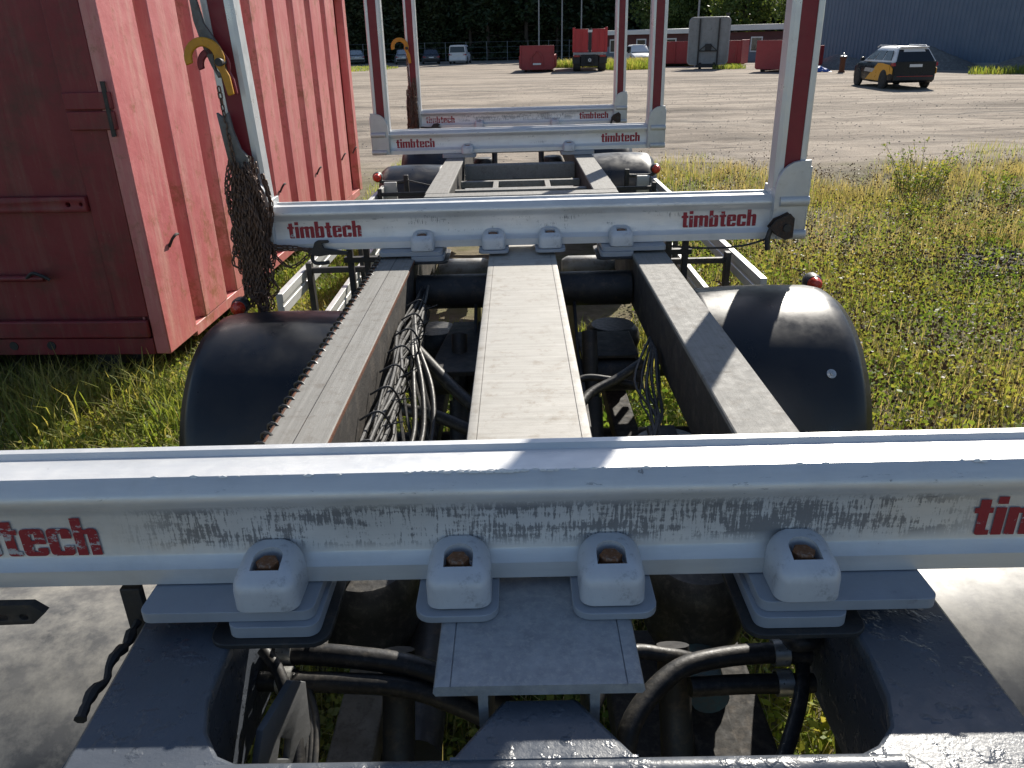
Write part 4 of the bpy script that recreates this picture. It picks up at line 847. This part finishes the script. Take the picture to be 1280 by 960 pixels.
c3 = low_box('low_red_container', 'dark red container beside the low building, behind the grey platform', 18.2, 66.0, -62, 6.5, 2.4, 1.85, 1.9, 'far_red')

# hook-lift truck seen from behind
TR = empty('tipper_truck', (5.5, 61.0, gz(5.5, 61.0)), (0, 0, -R(4))); tag(TR, 'hook lift truck carrying a bright red box, seen from behind', 'truck')
MB().box(-1.25, 1.25, .0, 6.0, 1.30, 1.36).build('box_floor', 'bright_red', TR)
for s in (-1, 1):
    MB().box(s * 1.22 - .03, s * 1.22 + .03, .0, 6.0, 1.365, 2.95).build('box_side', 'bright_red', TR)
    MB().box(min(s * .13, s * 1.20), max(s * .13, s * 1.20), -.02, .05, 1.30, 2.85).build('tail_door', 'bright_red', TR, bevel=.03)
    MB().box(s * 1.17 - .09, s * 1.17 + .09, -.07, -.025, 1.30, 2.95).build('corner_post', 'bright_red', TR, bevel=.015)
    MB().box(s * .62 - .04, s * .62 + .04, -.06, -.024, 1.35, 2.8).build('rib', 'bright_red', TR, bevel=.01)
    for yy in (.55, 1.95):
        o = MB().lathe([(.28, -.28), (.46, -.28), (.52, -.24), (.53, 0), (.52, .24), (.46, .28), (.28, .28)], 'x', (0, 0, 0), 26).build('wheel', 'tyre_rubber', TR, True); o.location = (s * .92, yy, .53)
        MB().lathe([(.28, .2), (.25, .1), (.1, .12), (0, .14)], 'x', (0, 0, 0), 18).build('rim', 'silver_paint', o, True)
        o2 = o
    MB().box(s * .98 - .28, s * .98 + .28, -.12, -.09, .55, 1.05).build('mud_flap', 'dark_chassis', TR)
    MB().box(s * .95 - .22, s * .95 + .22, -.16, -.122, .98, 1.12).build('tail_lamp', 'tail_red', TR, bevel=.01)
    MB().box(s * .40 - .05, s * .40 + .05, -.05, 6.5, .85, 1.12).build('chassis_rail', 'dark_chassis', TR)
MB().box(-.12, .12, -.06, .0, 1.3, 2.9).build('door_post', 'dark_chassis', TR, bevel=.01)
MB().box(-.16, .16, -.09, -.062, 2.62, 2.78).build('sign_plate', 'white_paint', TR)
MB().box(-1.2, 1.2, -.085, -.055, 1.14, 1.28).build('tail_beam', 'pole_grey', TR, bevel=.02)
MB().box(-.64, .64, .0, .3, .35, 1.12).build('rear_underrun', 'dark_chassis', TR, bevel=.03)
MB().box(-.22, .22, -.35, -.01, .55, .95).build('tow_coupling', 'dark_chassis', TR, bevel=.04)
mb = MB(); mb.lathe([(.05, -.42), (.12, -.42), (.12, -.36), (.05, -.36)], 'y', (0, 0, .78), 14); mb.build('tow_eye', 'silver_paint', TR, True)
MB().box(-1.2, 1.2, 6.4, 8.4, .6, 2.9).build('cab', 'white_paint', TR, bevel=.12)
for s in (-1, 1):
    o = MB().lathe([(.28, -.14), (.46, -.14), (.52, -.1), (.52, .1), (.46, .14), (.28, .14)], 'x', (0, 0, 0), 24).build('wheel', 'tyre_rubber', TR, True); o.location = (s * 1.05, 7.5, .52)

# upright grey load platform on dark frame
PB = empty('upright_platform', (14.1, 61.0, gz(14.1, 61.)), (0, 0, -R(14))); tag(PB, 'tall grey metal load platform with dark frame standing upright in the yard', 'platform')
MB().prism(rrect(-1.42, 1.42, .32, 3.42, .28, 6), 0, .06, 'y').build('panel', 'galv_board', PB, bevel=.01)
ring = rrect(-1.42, 1.42, .32, 3.42, .28, 6); MB().tube([(a, .03, b) for a, b in ring] + [(ring[0][0], .03, ring[0][1])], .05, 8).build('edge_tube', 'pole_grey', PB, True)
for s in (-1, 1):
    MB().box(s * .68 - .055, s * .68 + .055, -.12, -.002, .15, 3.35).build('post', 'dark_chassis', PB)
    MB().prism([(s * .62 - .04, 1.25), (s * .62 + .04, 1.25), (s * .18 + .04, 1.62), (s * .18 - .04, 1.62)], -.11, -.03, 'y').build('brace', 'dark_chassis', PB)
    o = MB().lathe([(0, -.1), (.22, -.1), (.25, -.06), (.25, .06), (.22, .1), (0, .1)], 'x', (0, 0, 0), 18).build('wheel', 'tyre_rubber', PB, True); o.location = (s * .5, .15, .25)
for z in (1.18, .28): MB().box(-.62, .62, -.10, -.01, z, z + .08).build('cross_bar', 'dark_chassis', PB)
MB().box(-.22, .22, -.16, -.02, 1.26, 1.70).build('hook_block', 'dark_chassis', PB, bevel=.02)
MB().box(-.8, .8, -.2, 1.2, .12, .27).build('base_frame', 'dark_chassis', PB)
MB().prism([(.07, .33), (.07, 2.2), (.16, 2.2), (1.1, .33)], -.72, -.64, 'x').build('back_stay', 'dark_chassis', PB); MB().prism([(.07, .33), (.07, 2.2), (.16, 2.2), (1.1, .33)], .64, .72, 'x').build('back_stay', 'dark_chassis', PB)

# ================================================================== BUILDINGS
def corrugated_wall(x0, x1, z0, z1, pitch, depth, name, mat, parent):
    pts = []; x = x0
    while x < x1 - 1e-6:
        pts += [(x, 0), (x + pitch * .38, 0), (x + pitch * .5, -depth), (x + pitch * .88, -depth)]; x += pitch
    pts.append((x1, 0)); v = [(a, b, z0) for a, b in pts] + [(a, b, z1) for a, b in pts]; k = len(pts)
    mb = MB(); mb.add(v, [(i, i + 1, k + i + 1, k + i) for i in range(k - 1)]); return mb.build(name, mat, parent)
HX, HY = 23.1, 63.5; HA = math.atan2(-24., 15.)
HALL = empty('steel_hall', (HX, HY, 0), (0, 0, HA)); tag(HALL, 'large blue grey hall of corrugated steel at the right edge', 'hall')
corrugated_wall(0, 40, -.1, 5.2, .30, .05, 'corrugated_wall', 'hall_blue', HALL)
MB().box(0, 40, .02, 14, -.1, 5.15).build('hall_core', 'hall_blue', HALL)
MB().box(-.12, .0, -.07, .12, -.1, 5.2).build('corner_trim', 'hall_blue', HALL); MB().box(-.15, 40.1, -.12, 14.2, 5.2, 5.4).build('roof', 'pole_grey', HALL)
MB().box(0, 40, -.075, -.052, -.1, .30).build('plinth', 'pole_grey', HALL)
LB = empty('low_building', (9.2, 88.0, 0), (0, 0, math.atan2(-11.5, 13.8))); tag(LB, 'long low red and grey building with white roof edge behind the platform', 'building')
MB().box(0, 24, 0, 9, -.1, 1.35).build('lower_wall', 'wall_grey', LB); MB().box(-.01, 24.01, -.03, 9, 1.352, 2.45).build('upper_wall', 'barn_red', LB)
mb = MB(); mb.prism([(-.6, 2.45), (-.6, 2.86), (4.5, 2.94), (9.6, 2.86), (9.6, 2.45)], -.4, 10.5, 'x'); mb.build('roof', 'roof_white', LB)
mb = MB(); mb.prism([(-.7, 2.60), (-.7, 3.05), (4.5, 3.12), (9.6, 3.05), (9.6, 2.60)], 10.52, 24.4, 'x'); mb.build('roof', 'roof_white', LB)
for x in (1.0, 4.2, 7.6, 12.4, 16.4, 20.0):
    MB().box(x, x + 1.15, -.07, -.032, .75, 2.05).build('window', 'white_paint', LB, bevel=.01)
    MB().box(x + .12, x + 1.03, -.08, -.071, .87, 1.93).build('pane', 'car_glass', LB)
MB().box(10.0, 11.0, -.06, -.032, 0, 2.1).build('door', 'dark_chassis', LB)
mb = MB(); mb.tube([(13.2, 1.5, 3.2), (13.2, 1.5, 4.0)], .14, 12); mb.tube([(13.2, 1.5, 4.0), (13.2, 1.5, 4.15)], .2, 12); mb.build('vent_pipe', 'dark_chassis', LB, True)

# ================================================================== YARD BITS
def pile(x, y, rx, ry, h, label):
    N = 34; v = []; f = []
    for i in range(N + 1):
        for j in range(N + 1):
            u, t = i / N * 2 - 1, j / N * 2 - 1; r_ = math.hypot(u, t)
            z = h * max(0, 1 - r_) ** .85 + .05 * math.sin(9 * u + 3 * t + x) * max(0, 1 - r_) + random.uniform(-.03, .03) - .06
            v.append((x + u * rx, y + t * ry, z))
    for i in range(N):
        for j in range(N): q = i * (N + 1) + j; f.append((q, q + 1, q + N + 2, q + N + 1))
    mb = MB(); mb.add(v, f); o = mb.build('gravel_pile', 'stone_pile', None, True); tag(o, label, 'gravel pile', 'gravel piles along the hall')
pile(22.3, 57.2, 2.6, 2.2, 1.0, 'grey gravel pile left of the dark estate car, against the blue hall')
pile(26.6, 53.6, 3.2, 2.6, 1.35, 'largest grey gravel pile, right of the estate car against the hall')
pile(31.3, 49.6, 3.0, 2.4, 1.2, 'low grey gravel pile at the far right against the hall')
BR = empty('stove_pipe_stand', (20.05, 50.9, gz(20.05, 50.9))); tag(BR, 'narrow dark pillar with a small cap standing left of the estate car', 'pillar')
mb = MB(); mb.lathe([(0, 0), (.20, 0), (.20, .08), (.16, .1), (.15, .75), (.2, .78), (.2, .86), (0, .88)], 'z', (0, 0, 0), 16); mb.build('pillar', 'rust', BR, True)
mb = MB(); mb.lathe([(0, .89), (.2, .89), (.21, .94), (.05, .98), (.05, 1.1), (0, 1.12)], 'z', (0, 0, 0), 16); mb.build('cap', 'silver_paint', BR, True)
tp = MB(); N = 14
vv = [(19.0 + (i / N - .5) * 1.7, 52.4 + (j / N - .5) * 1.0, max(.0, .36 * (1 - (2 * i / N - 1) ** 2) * (1 - (2 * j / N - 1) ** 2) + random.uniform(-.05, .05))) for i in range(N + 1) for j in range(N + 1)]
tp.add(vv, [(i * (N + 1) + j, i * (N + 1) + j + 1, (i + 1) * (N + 1) + j + 1, (i + 1) * (N + 1) + j) for i in range(N) for j in range(N)])
tag(tp.build('tarpaulin', 'blue_tarp'), 'crumpled blue tarpaulin lying at the foot of the hall', 'tarpaulin')
def pole(x, y, h, r, label):
    o = MB().tube([(x, y, -.1), (x, y, h)], [r, r * .6], 10); ob = o.build('lamp_post', 'pole_grey', None, True); tag(ob, label, 'pole', 'tall thin poles at the back of the yard')
pole(2.6, 88, 9, .09, 'thin grey pole before the forest, leftmost of three'); pole(5.0, 88, 9, .09, 'thin grey pole before the forest, middle of three'); pole(7.0, 88, 9, .09, 'thin grey pole before the forest, rightmost of three')
pole(14.2, 65.5, 8, .09, 'grey pole rising beside the upright grey platform')
FE = empty('wire_fence', (0, 97.5, 0)); tag(FE, 'thin wire fence in front of the dark forest', 'fence')
for k in range(22): MB().tube([(-32 + k * 2.4, 0, -.1), (-32 + k * 2.4, 0, 2.1)], .03, 6).build('post', 'pole_grey', FE)
for z in (.3, .9, 1.5, 2.05): MB().tube([(-32, 0, z), (18.4, 0, z)], .009, 4).build('wire', 'pole_grey', FE)

# ================================================================== TREES
def spruce(name, h, mat, r0, zc, ncard, csize, seed, squash=1.0):
    g = np.random.default_rng(seed); o = empty(name)
    mb = MB(); mb.tube([(0, 0, -.2), (.05, .02, h * .4), (0, .05, h * .97)], [.24, .17, .02], 9)
    for k in range(22):
        z = zc * .5 + (h - zc * .5) * k / 22; a = k * 2.4; rr = r0 * (1 - (z / h)) * .9 + .25; mb.tube([(0, 0, z), (rr * .55 * math.cos(a), rr * .55 * math.sin(a), z + .02), (rr * math.cos(a), rr * math.sin(a), z - .35)], [.045, .03, .008], 5)
    mb.build('trunk', 'bark', o, True)
    t = g.random(ncard) ** 1.15; z = zc + (h - zc) * t; a = g.uniform(0, 2 * np.pi, ncard); lobes = 1 + .28 * np.sin(a * 5 + z * 1.7) + .2 * np.sin(a * 3 - z * 2.9)
    rr = (r0 * (1 - t) ** .8 + .15) * lobes * np.sqrt(g.random(ncard)) ** .7
    ctr = np.stack((rr * np.cos(a), rr * np.sin(a), z - rr * .22 + g.normal(0, .12, ncard)), 1)
    add_obj('crown', cards(ctr, csize * g.uniform(.6, 1.3, ncard), mat, 'crown', .35, .5), o); return o
def leafy(name, h, r0, mat, ncl, npc, csize, seed):
    g = np.random.default_rng(seed); o = empty(name); mb = MB(); mb.tube([(0, 0, -.2), (.1, .05, h * .35), (0, 0, h * .8)], [.22, .16, .04], 9); cs = []
    for k in range(ncl):
        t = g.random(); z = h * (.22 + .75 * t); a = g.uniform(0, 6.28); rr = r0 * math.sqrt(g.random()) * math.sin(math.pi * (.18 + .78 * t)); cs.append((rr * math.cos(a), rr * math.sin(a), z))
        if k % 4 == 0: mb.tube([(0, 0, z * .62), (rr * .5 * math.cos(a), rr * .5 * math.sin(a), z * .84), cs[-1]], [.06, .04, .012], 5)
    mb.build('trunk', 'bark', o, True); cs = np.array(cs); ctr = np.repeat(cs, npc, 0) + g.normal(0, r0 * .15, (ncl * npc, 3))
    add_obj('crown', cards(ctr, csize * g.uniform(.6, 1.3, len(ctr)), mat, 'crown', 0, .7, np.clip(np.repeat(g.random(ncl), npc) * .6 + g.random(ncl * npc) * .4, 0, 1)), o); return o
def dup(o, x, y, rz, s, label, group):
    r_ = o.copy(); C.objects.link(r_); r_.location = (x, y, 0); r_.rotation_euler = (0, 0, rz); r_.scale = s; tag(r_, label, 'tree', group)
    for c in o.children: k = c.copy(); C.objects.link(k); k.parent = r_
    return r_
protos = [spruce('spruce_tree', 15, 'spruce_green', 2.5, 1.6, 5200, .30, 3), spruce('spruce_tree', 16, 'spruce_green', 2.2, 4.2, 4200, .30, 4), spruce('spruce_tree', 14, 'thicket_green', 2.8, .6, 5200, .28, 5)]
used = [False] * 3
lab = 'dark spruce tree in the row at the edge of the forest'
xs = np.linspace(-34, 24, 42)
for i, x in enumerate(xs):
    k = i % 3 if i % 5 else 1; y = 101.5 + (i * 37 % 11) * .45 + max(0, x - 6) * -.1; s = .85 + (i * 53 % 17) / 50; xx = float(x) + ((i * 29) % 7 - 3) * .12
    if not used[k]:
        o = protos[k]; o.location = (xx, y, 0); o.rotation_euler = (0, 0, i * 1.3); o.scale = (s, s, s * .95); tag(o, lab, 'tree', 'spruces along the forest edge'); used[k] = True
    else: dup(protos[k], xx, y, i * 1.3, (s, s, s * .95), lab, 'spruces along the forest edge')
lf = leafy('leafy_tree', 8.5, 2.8, 'birch_green', 90, 60, .17, 8); lf.location = (15.6, 92.5, 0); tag(lf, 'sunlit leafy tree above the low building, left of the upright platform top', 'tree', 'leafy trees behind the low building')
dup(lf, 24.5, 90, 2.0, (1.25, 1.25, 1.15), 'lighter leafy tree above the low building, right of the upright platform', 'leafy trees behind the low building')
dup(lf, 20.2, 96, 4.0, (1.2, 1.2, 1.2), 'leafy tree directly behind the upright platform, over the low building', 'leafy trees behind the low building')
dup(lf, 29.0, 84, 1.0, (1.1, 1.1, 1.1), 'leafy tree at the left corner of the blue hall', 'leafy trees behind the low building')
# deep wood behind the first row: one mass
n_ = 60000; fx = rng.uniform(-60, 50, n_); fy = rng.uniform(105, 120, n_) ; fz = rng.random(n_) ** .9 * 15
fm = cards(np.stack((fx, fy, fz), 1), rng.uniform(.35, .75, n_), 'thicket_green', 'forest', .1, .7)
tag(add_obj('forest', fm), 'dark dense wood filling the background', None, kind='stuff')
tm = MB()
for k in range(110):
    x, y = random.uniform(-50, 35), random.uniform(104.5, 112); tm.tube([(x, y, -.1), (x + random.uniform(-.2, .2), y, 14)], [random.uniform(.1, .2), .06], 6)
tag(tm.build('forest_trunks', 'bark', None, True), 'trunks standing inside the dark wood', None, kind='stuff')

# ================================================================== GRASS AND WEEDS
def scatter(n_, x0, x1, y0, y1, f=None, bias=1.6):
    out = np.empty((0, 2))
    while len(out) < n_:
        p = np.stack((rng.uniform(x0, x1, n_), y0 + (y1 - y0) * rng.random(n_) ** bias), 1)
        if f is not None: p = p[f(p[:, 0], p[:, 1]) > rng.random(n_)]
        out = np.concatenate((out, p))
    return out[:n_]
def patch(x, y, sx=.9, sy=.9, ph=0.): return .5 + .5 * np.sin(sx * x + 1.3 * np.sin(.7 * y + ph)) * np.sin(sy * y * 1.3 + 1.1 * np.sin(.9 * x + ph) + ph)
def bare(x, y): return 1 - .92 * np.exp(-(((x - 5.1) / 1.3) ** 2 + ((y - 7.75) / .5) ** 2)) - .8 * np.exp(-(((x - 3.2) / .7) ** 2 + ((y - 8.6) / .5) ** 2))
def right_f(x, y):
    e = np.clip((15.2 + 1.4 * np.sin(x * .8) + .8 * np.sin(x * 2.1) - y) / 3.2, 0, 1); return e * (.12 + .88 * patch(x, y, 1.1, 1.0, 2.)) * (.3 + .7 * patch(x, y, 2.7, 2.3, .7)) * np.clip(bare(x, y), 0, 1)
def stuff(name, me, label): tag(add_obj(name, me), label, None, kind='stuff')
def mk(xy, h0, h1, wd, lean, mat, name, label):
    stuff(name, blades(xy, gz(xy[:, 0], xy[:, 1]) - .01, rng.uniform(h0, h1, len(xy)), np.full(len(xy), wd) * rng.uniform(.6, 1.3, len(xy)), lean, mat, name), label)
XY = scatter(90000, 1.0, 13, 1.5, 17, right_f); mk(XY, .05, .20, .0042, .8, 'grass_green', 'grass', 'yellow green grass over the rough ground right of the trailer')
XY = scatter(42000, 1.0, 13, 1.5, 16.5, right_f); mk(XY, .08, .38, .0022, .7, 'grass_dry', 'dry_grass', 'straw coloured dry stems among the weeds right of the trailer')
def weed_f(x, y): return np.clip((10.8 - y) / 3, 0, 1) * (.25 + .75 * patch(x, y, 1.4, 1.2, 0.)) * np.clip(bare(x, y), 0, 1)
XY = scatter(75000, 1.0, 9.5, 1.5, 11, weed_f, 1.25); hz = .03 + .26 * rng.random(len(XY)) ** .8 * (.5 + .5 * patch(XY[:, 0], XY[:, 1], 2.1, 1.9, 1.))
stuff('clover', cards(np.column_stack((XY, gz(XY[:, 0], XY[:, 1]) + hz)), rng.uniform(.010, .023, len(XY)), 'clover_green', 'clover', .45, .75), 'leafy clover and low weeds right of the trailer')
XY = scatter(9500, 1.0, 9.5, 1.5, 11, weed_f, 1.3); stuff('seed_heads', cards(np.repeat(np.column_stack((XY, gz(XY[:, 0], XY[:, 1]) + rng.uniform(.16, .36, len(XY)))), 3, 0), .012, 'seed_brown', 'seed_heads', 0, .9), 'dark dry seed heads among the weeds right of the trailer')
# left strip between trailer and container, and the near left
def left_f(x, y): return (.45 + .55 * patch(x, y, 2.0, 1.7, 1.)) * np.where((x < -2.5) & (y > 5.2), .1, 1) * np.clip((11.5 - y) / 2, 0, 1)
XY = scatter(60000, -4.8, -.95, 1.6, 12, left_f, 1.3); mk(XY, .06, .26, .0042, .8, 'grass_green', 'grass', 'green grass between the red container and the trailer')
XY = scatter(9000, -4.8, -.95, 1.6, 12, left_f, 1.3); mk(XY, .10, .36, .0022, .8, 'grass_dry', 'dry_grass', 'dry stems between the red container and the trailer')
XY = scatter(26000, -3.2, -.95, 1.6, 11, left_f, 1.2); stuff('clover', cards(np.column_stack((XY, gz(XY[:, 0], XY[:, 1]) + .02 + .16 * rng.random(len(XY)))), rng.uniform(.010, .022, len(XY)), 'clover_green', 'clover', .45, .75), 'low leafy weeds between the red container and the trailer')
# taller clumps in front of the container
cl = np.array([(-2.75, 4.55), (-2.55, 4.7), (-2.3, 4.45), (-3.1, 4.6), (-3.5, 4.5), (-2.1, 4.2), (-2.9, 4.2), (-3.9, 4.45), (-1.95, 4.6)])
XY = np.repeat(cl, 130, 0) + rng.normal(0, .10, (len(cl) * 130, 2)); mk(XY, .18, .52, .0045, .75, 'grass_green', 'tall_grass', 'taller grass tufts before the near end of the red container')
# under the trailer
def under_f(x, y): return .4 + .6 * patch(x, y, 3., 2.6, 0.)
XY = scatter(26000, -1.0, 1.1, .3, 6, under_f, 1.2); mk(XY, .05, .22, .004, .8, 'grass_green', 'grass', 'grass growing on the ground under the trailer')
XY = scatter(26000, -1.0, 1.1, .5, 5, under_f, 1.2); stuff('clover', cards(np.column_stack((XY, gz(XY[:, 0], XY[:, 1]) + .03 + .18 * rng.random(len(XY)))), rng.uniform(.012, .026, len(XY)), 'clover_green', 'clover', .5, .8), 'leafy clover on the ground under the trailer')
XY = scatter(3500, -1.0, 1.1, .5, 5, under_f, 1.2); mk(XY, .15, .42, .002, .7, 'grass_dry', 'dry_grass', 'dry stems standing under the trailer')
# sparse tufts on the yard and the weed fringe at its back
def fringe(cx, cy, rx, ry, n_, h0, h1, wd, mat, name, label):
    a = rng.uniform(0, 6.28, n_); q = np.sqrt(rng.random(n_)); XY = np.stack((cx + rx * q * np.cos(a), cy + ry * q * np.sin(a)), 1); mk(XY, h0, h1, wd, .6, mat, name, label)
fringe(11.0, 71, 8.5, 2.2, 9000, .25, .85, .025, 'grass_green', 'weeds', 'tall yellow green weeds in front of the low building')
fringe(11.5, 70.5, 8.0, 1.8, 2500, .4, 1.0, .018, 'grass_dry', 'dry_weeds', 'dry weed stalks in front of the low building')
fringe(30, 46.0, 4.8, 1.3, 1800, .15, .6, .018, 'grass_green', 'weeds', 'yellow green weeds along the foot of the blue hall')
fringe(32, 45.0, 4, 1.6, 900, .25, .8, .015, 'grass_dry', 'dry_weeds', 'dry weeds along the foot of the blue hall')
fringe(15.6, 60.4, 1.2, .8, 500, .15, .5, .016, 'grass_green', 'weeds', 'weeds at the foot of the upright grey platform')
fringe(8.8, 64, 2.0, 2.0, 1500, .3, .9, .02, 'grass_green', 'weeds', 'weeds right of the red tipper truck')
fringe(-16, 78, 5, 8, 4000, .06, .2, .02, 'grass_green', 'weeds', 'short grass beyond the red container near the parked cars')
fringe(-2.0, 14.2, .5, 3.5, 1500, .05, .16, .004, 'grass_green', 'grass', 'sparse grass along the left wheels of the trailer')
fringe(2.2, 12.5, 1.0, 3.0, 3000, .05, .14, .004, 'grass_green', 'grass', 'sparse grass along the right wheels of the trailer')
def shrub(x, y, h, r_, label, mats=('grass_green', 'clover_green'), n1=46, per=26, leaf=.022):
    o = empty('weed_bush', (x, y, float(gz(x, y)))); tag(o, label, 'plant', 'bushy weeds in the field'); mb = MB(); lv = []
    for k in range(n1):
        a = rng.uniform(0, 6.28); q = r_ * .55 * math.sqrt(rng.random()); bx, by = q * math.cos(a), q * math.sin(a); hh = h * rng.uniform(.35, 1.1); ln = rng.uniform(.1, .5) * hh
        a2 = a + rng.normal(0, .7); tip = (bx + ln * math.cos(a2), by + ln * math.sin(a2), hh); mid = (bx + ln * .35 * math.cos(a2), by + ln * .35 * math.sin(a2), hh * .55)
        mb.tube([(bx, by, -.03), mid, tip], [.0035 * h / .6, .003 * h / .6, .0015 * h / .6], 4)
        for t in rng.random(per) ** .75:
            p_ = Vector(mid).lerp(Vector(tip), (t - .5) * 2) if t > .5 else Vector((bx, by, 0)).lerp(Vector(mid), t * 2); lv.append(p_ + Vector(rng.normal(0, .035 * h, 3)))
    mb.build('stems', 'bark', o)
    lv = np.array([tuple(v) for v in lv]); add_obj('leaves', cards(lv, rng.uniform(.5, 1.3, len(lv)) * leaf, mats[1], 'leaves', .2, .55, rng.random(len(lv))), o)
shrub(5.75, 11.2, .72, .55, 'tallest bushy weed with yellow green leaves at the far edge of the field', n1=60)
shrub(6.7, 10.7, .50, .5, 'low bushy weed right of the tallest one', n1=40); shrub(5.15, 9.9, .34, .4, 'small fresh green weed in front of the tallest bush', n1=30)
shrub(13.0, 70.0, 1.3, 1.1, 'dark round shrub in front of the white car', ('thicket_green', 'clover_green'), 120, 40, .05)
shrub(16.2, 67.5, 1.9, .8, 'tall weed between the upright platform and the red container', ('grass_green', 'birch_green'), 60, 40, .06)
# loose tall dry weeds over the field: stalk stuff with brown heads
XY = scatter(2600, 1.4, 11, 2.2, 13.5, right_f, 1.2); hh = rng.uniform(.22, .55, len(XY)); a = rng.uniform(0, 6.28, len(XY))
stuff('weed_stalks', blades(XY, gz(XY[:, 0], XY[:, 1]) - .01, hh, np.full(len(XY), .0022), .35, 'seed_brown', 'weed_stalks'), 'tall brown dry weed stalks in the field right of the trailer')
HD = np.repeat(np.column_stack((XY, gz(XY[:, 0], XY[:, 1]) + hh * .85)), 9, 0); HD = HD + rng.normal(0, 1, HD.shape) * np.array([.03, .03, .06])
stuff('weed_heads', cards(HD, rng.uniform(.007, .016, len(HD)), 'seed_brown', 'weed_heads', 0, .8), 'brown dry heads of the tall weeds right of the trailer')
XY = scatter(900, 2.5, 11, 7.5, 14, right_f, 1.0); XY = np.repeat(XY, 16, 0) + rng.normal(0, .05, (900 * 16, 2)); mk(XY, .15, .42, .003, .9, 'grass_dry', 'dry_grass', 'tufts of tall straw coloured grass in the far field')
# earth clods and stones
ico = [(Vector(v).normalized()) for v in ((0, 0, 1), (.9, 0, .4), (.28, .85, .4), (-.72, .53, .4), (-.72, -.53, .4), (.28, -.85, .4), (.72, .53, -.4), (-.28, .85, -.4), (-.9, 0, -.4), (-.28, -.85, -.4), (.72, -.53, -.4), (0, 0, -1))]
icf = [(0, 1, 2), (0, 2, 3), (0, 3, 4), (0, 4, 5), (0, 5, 1), (1, 6, 2), (2, 7, 3), (3, 8, 4), (4, 9, 5), (5, 10, 1), (6, 7, 2), (7, 8, 3), (8, 9, 4), (9, 10, 5), (10, 6, 1), (11, 7, 6), (11, 8, 7), (11, 9, 8), (11, 10, 9), (11, 6, 10)]
def stones(pts, sizes, mat, name, label):
    n_ = len(pts); base = np.array([tuple(v) for v in ico]); v = base[None] * rng.uniform(.6, 1.25, (n_, 12, 1)); v = v * (sizes[:, None, None] * np.stack((rng.uniform(.8, 1.4, n_), rng.uniform(.8, 1.3, n_), rng.uniform(.5, .8, n_)), 1)[:, None]) + pts[:, None]
    me = mesh_np(name, v.reshape(-1, 3), None, mat, None, (np.array(icf)[None] + np.arange(n_)[:, None, None] * 12).reshape(-1, 3)); stuff(name, me, label)
n_ = 420; px = rng.normal(5.1, .85, n_); py = rng.normal(7.75, .28, n_); stones(np.stack((px, py, gz(px, py) + .01), 1), rng.uniform(.012, .075, n_), 'clod_earth', 'earth_clods', 'dark churned earth clods in the field')
n_ = 260; px = rng.normal(3.2, .5, n_); py = rng.normal(8.6, .4, n_); stones(np.stack((px, py, gz(px, py) + .005), 1), rng.uniform(.006, .035, n_), 'clod_earth', 'earth_clods', 'bare stony patch beside the second bunk')
n_ = 4500; px = rng.uniform(-5, 22, n_); py = 11 + 34 * rng.random(n_) ** 1.6; stones(np.stack((px, py, gz(px, py) + .004), 1), rng.uniform(.006, .022, n_), 'pebble', 'pebbles', 'loose stones scattered over the gravel yard')
n_ = 1200; px = rng.uniform(-1, 1.1, n_); py = rng.uniform(.4, 5, n_); stones(np.stack((px, py, gz(px, py) + .004), 1), rng.uniform(.006, .022, n_), 'pebble', 'pebbles', 'small stones on the ground under the trailer')
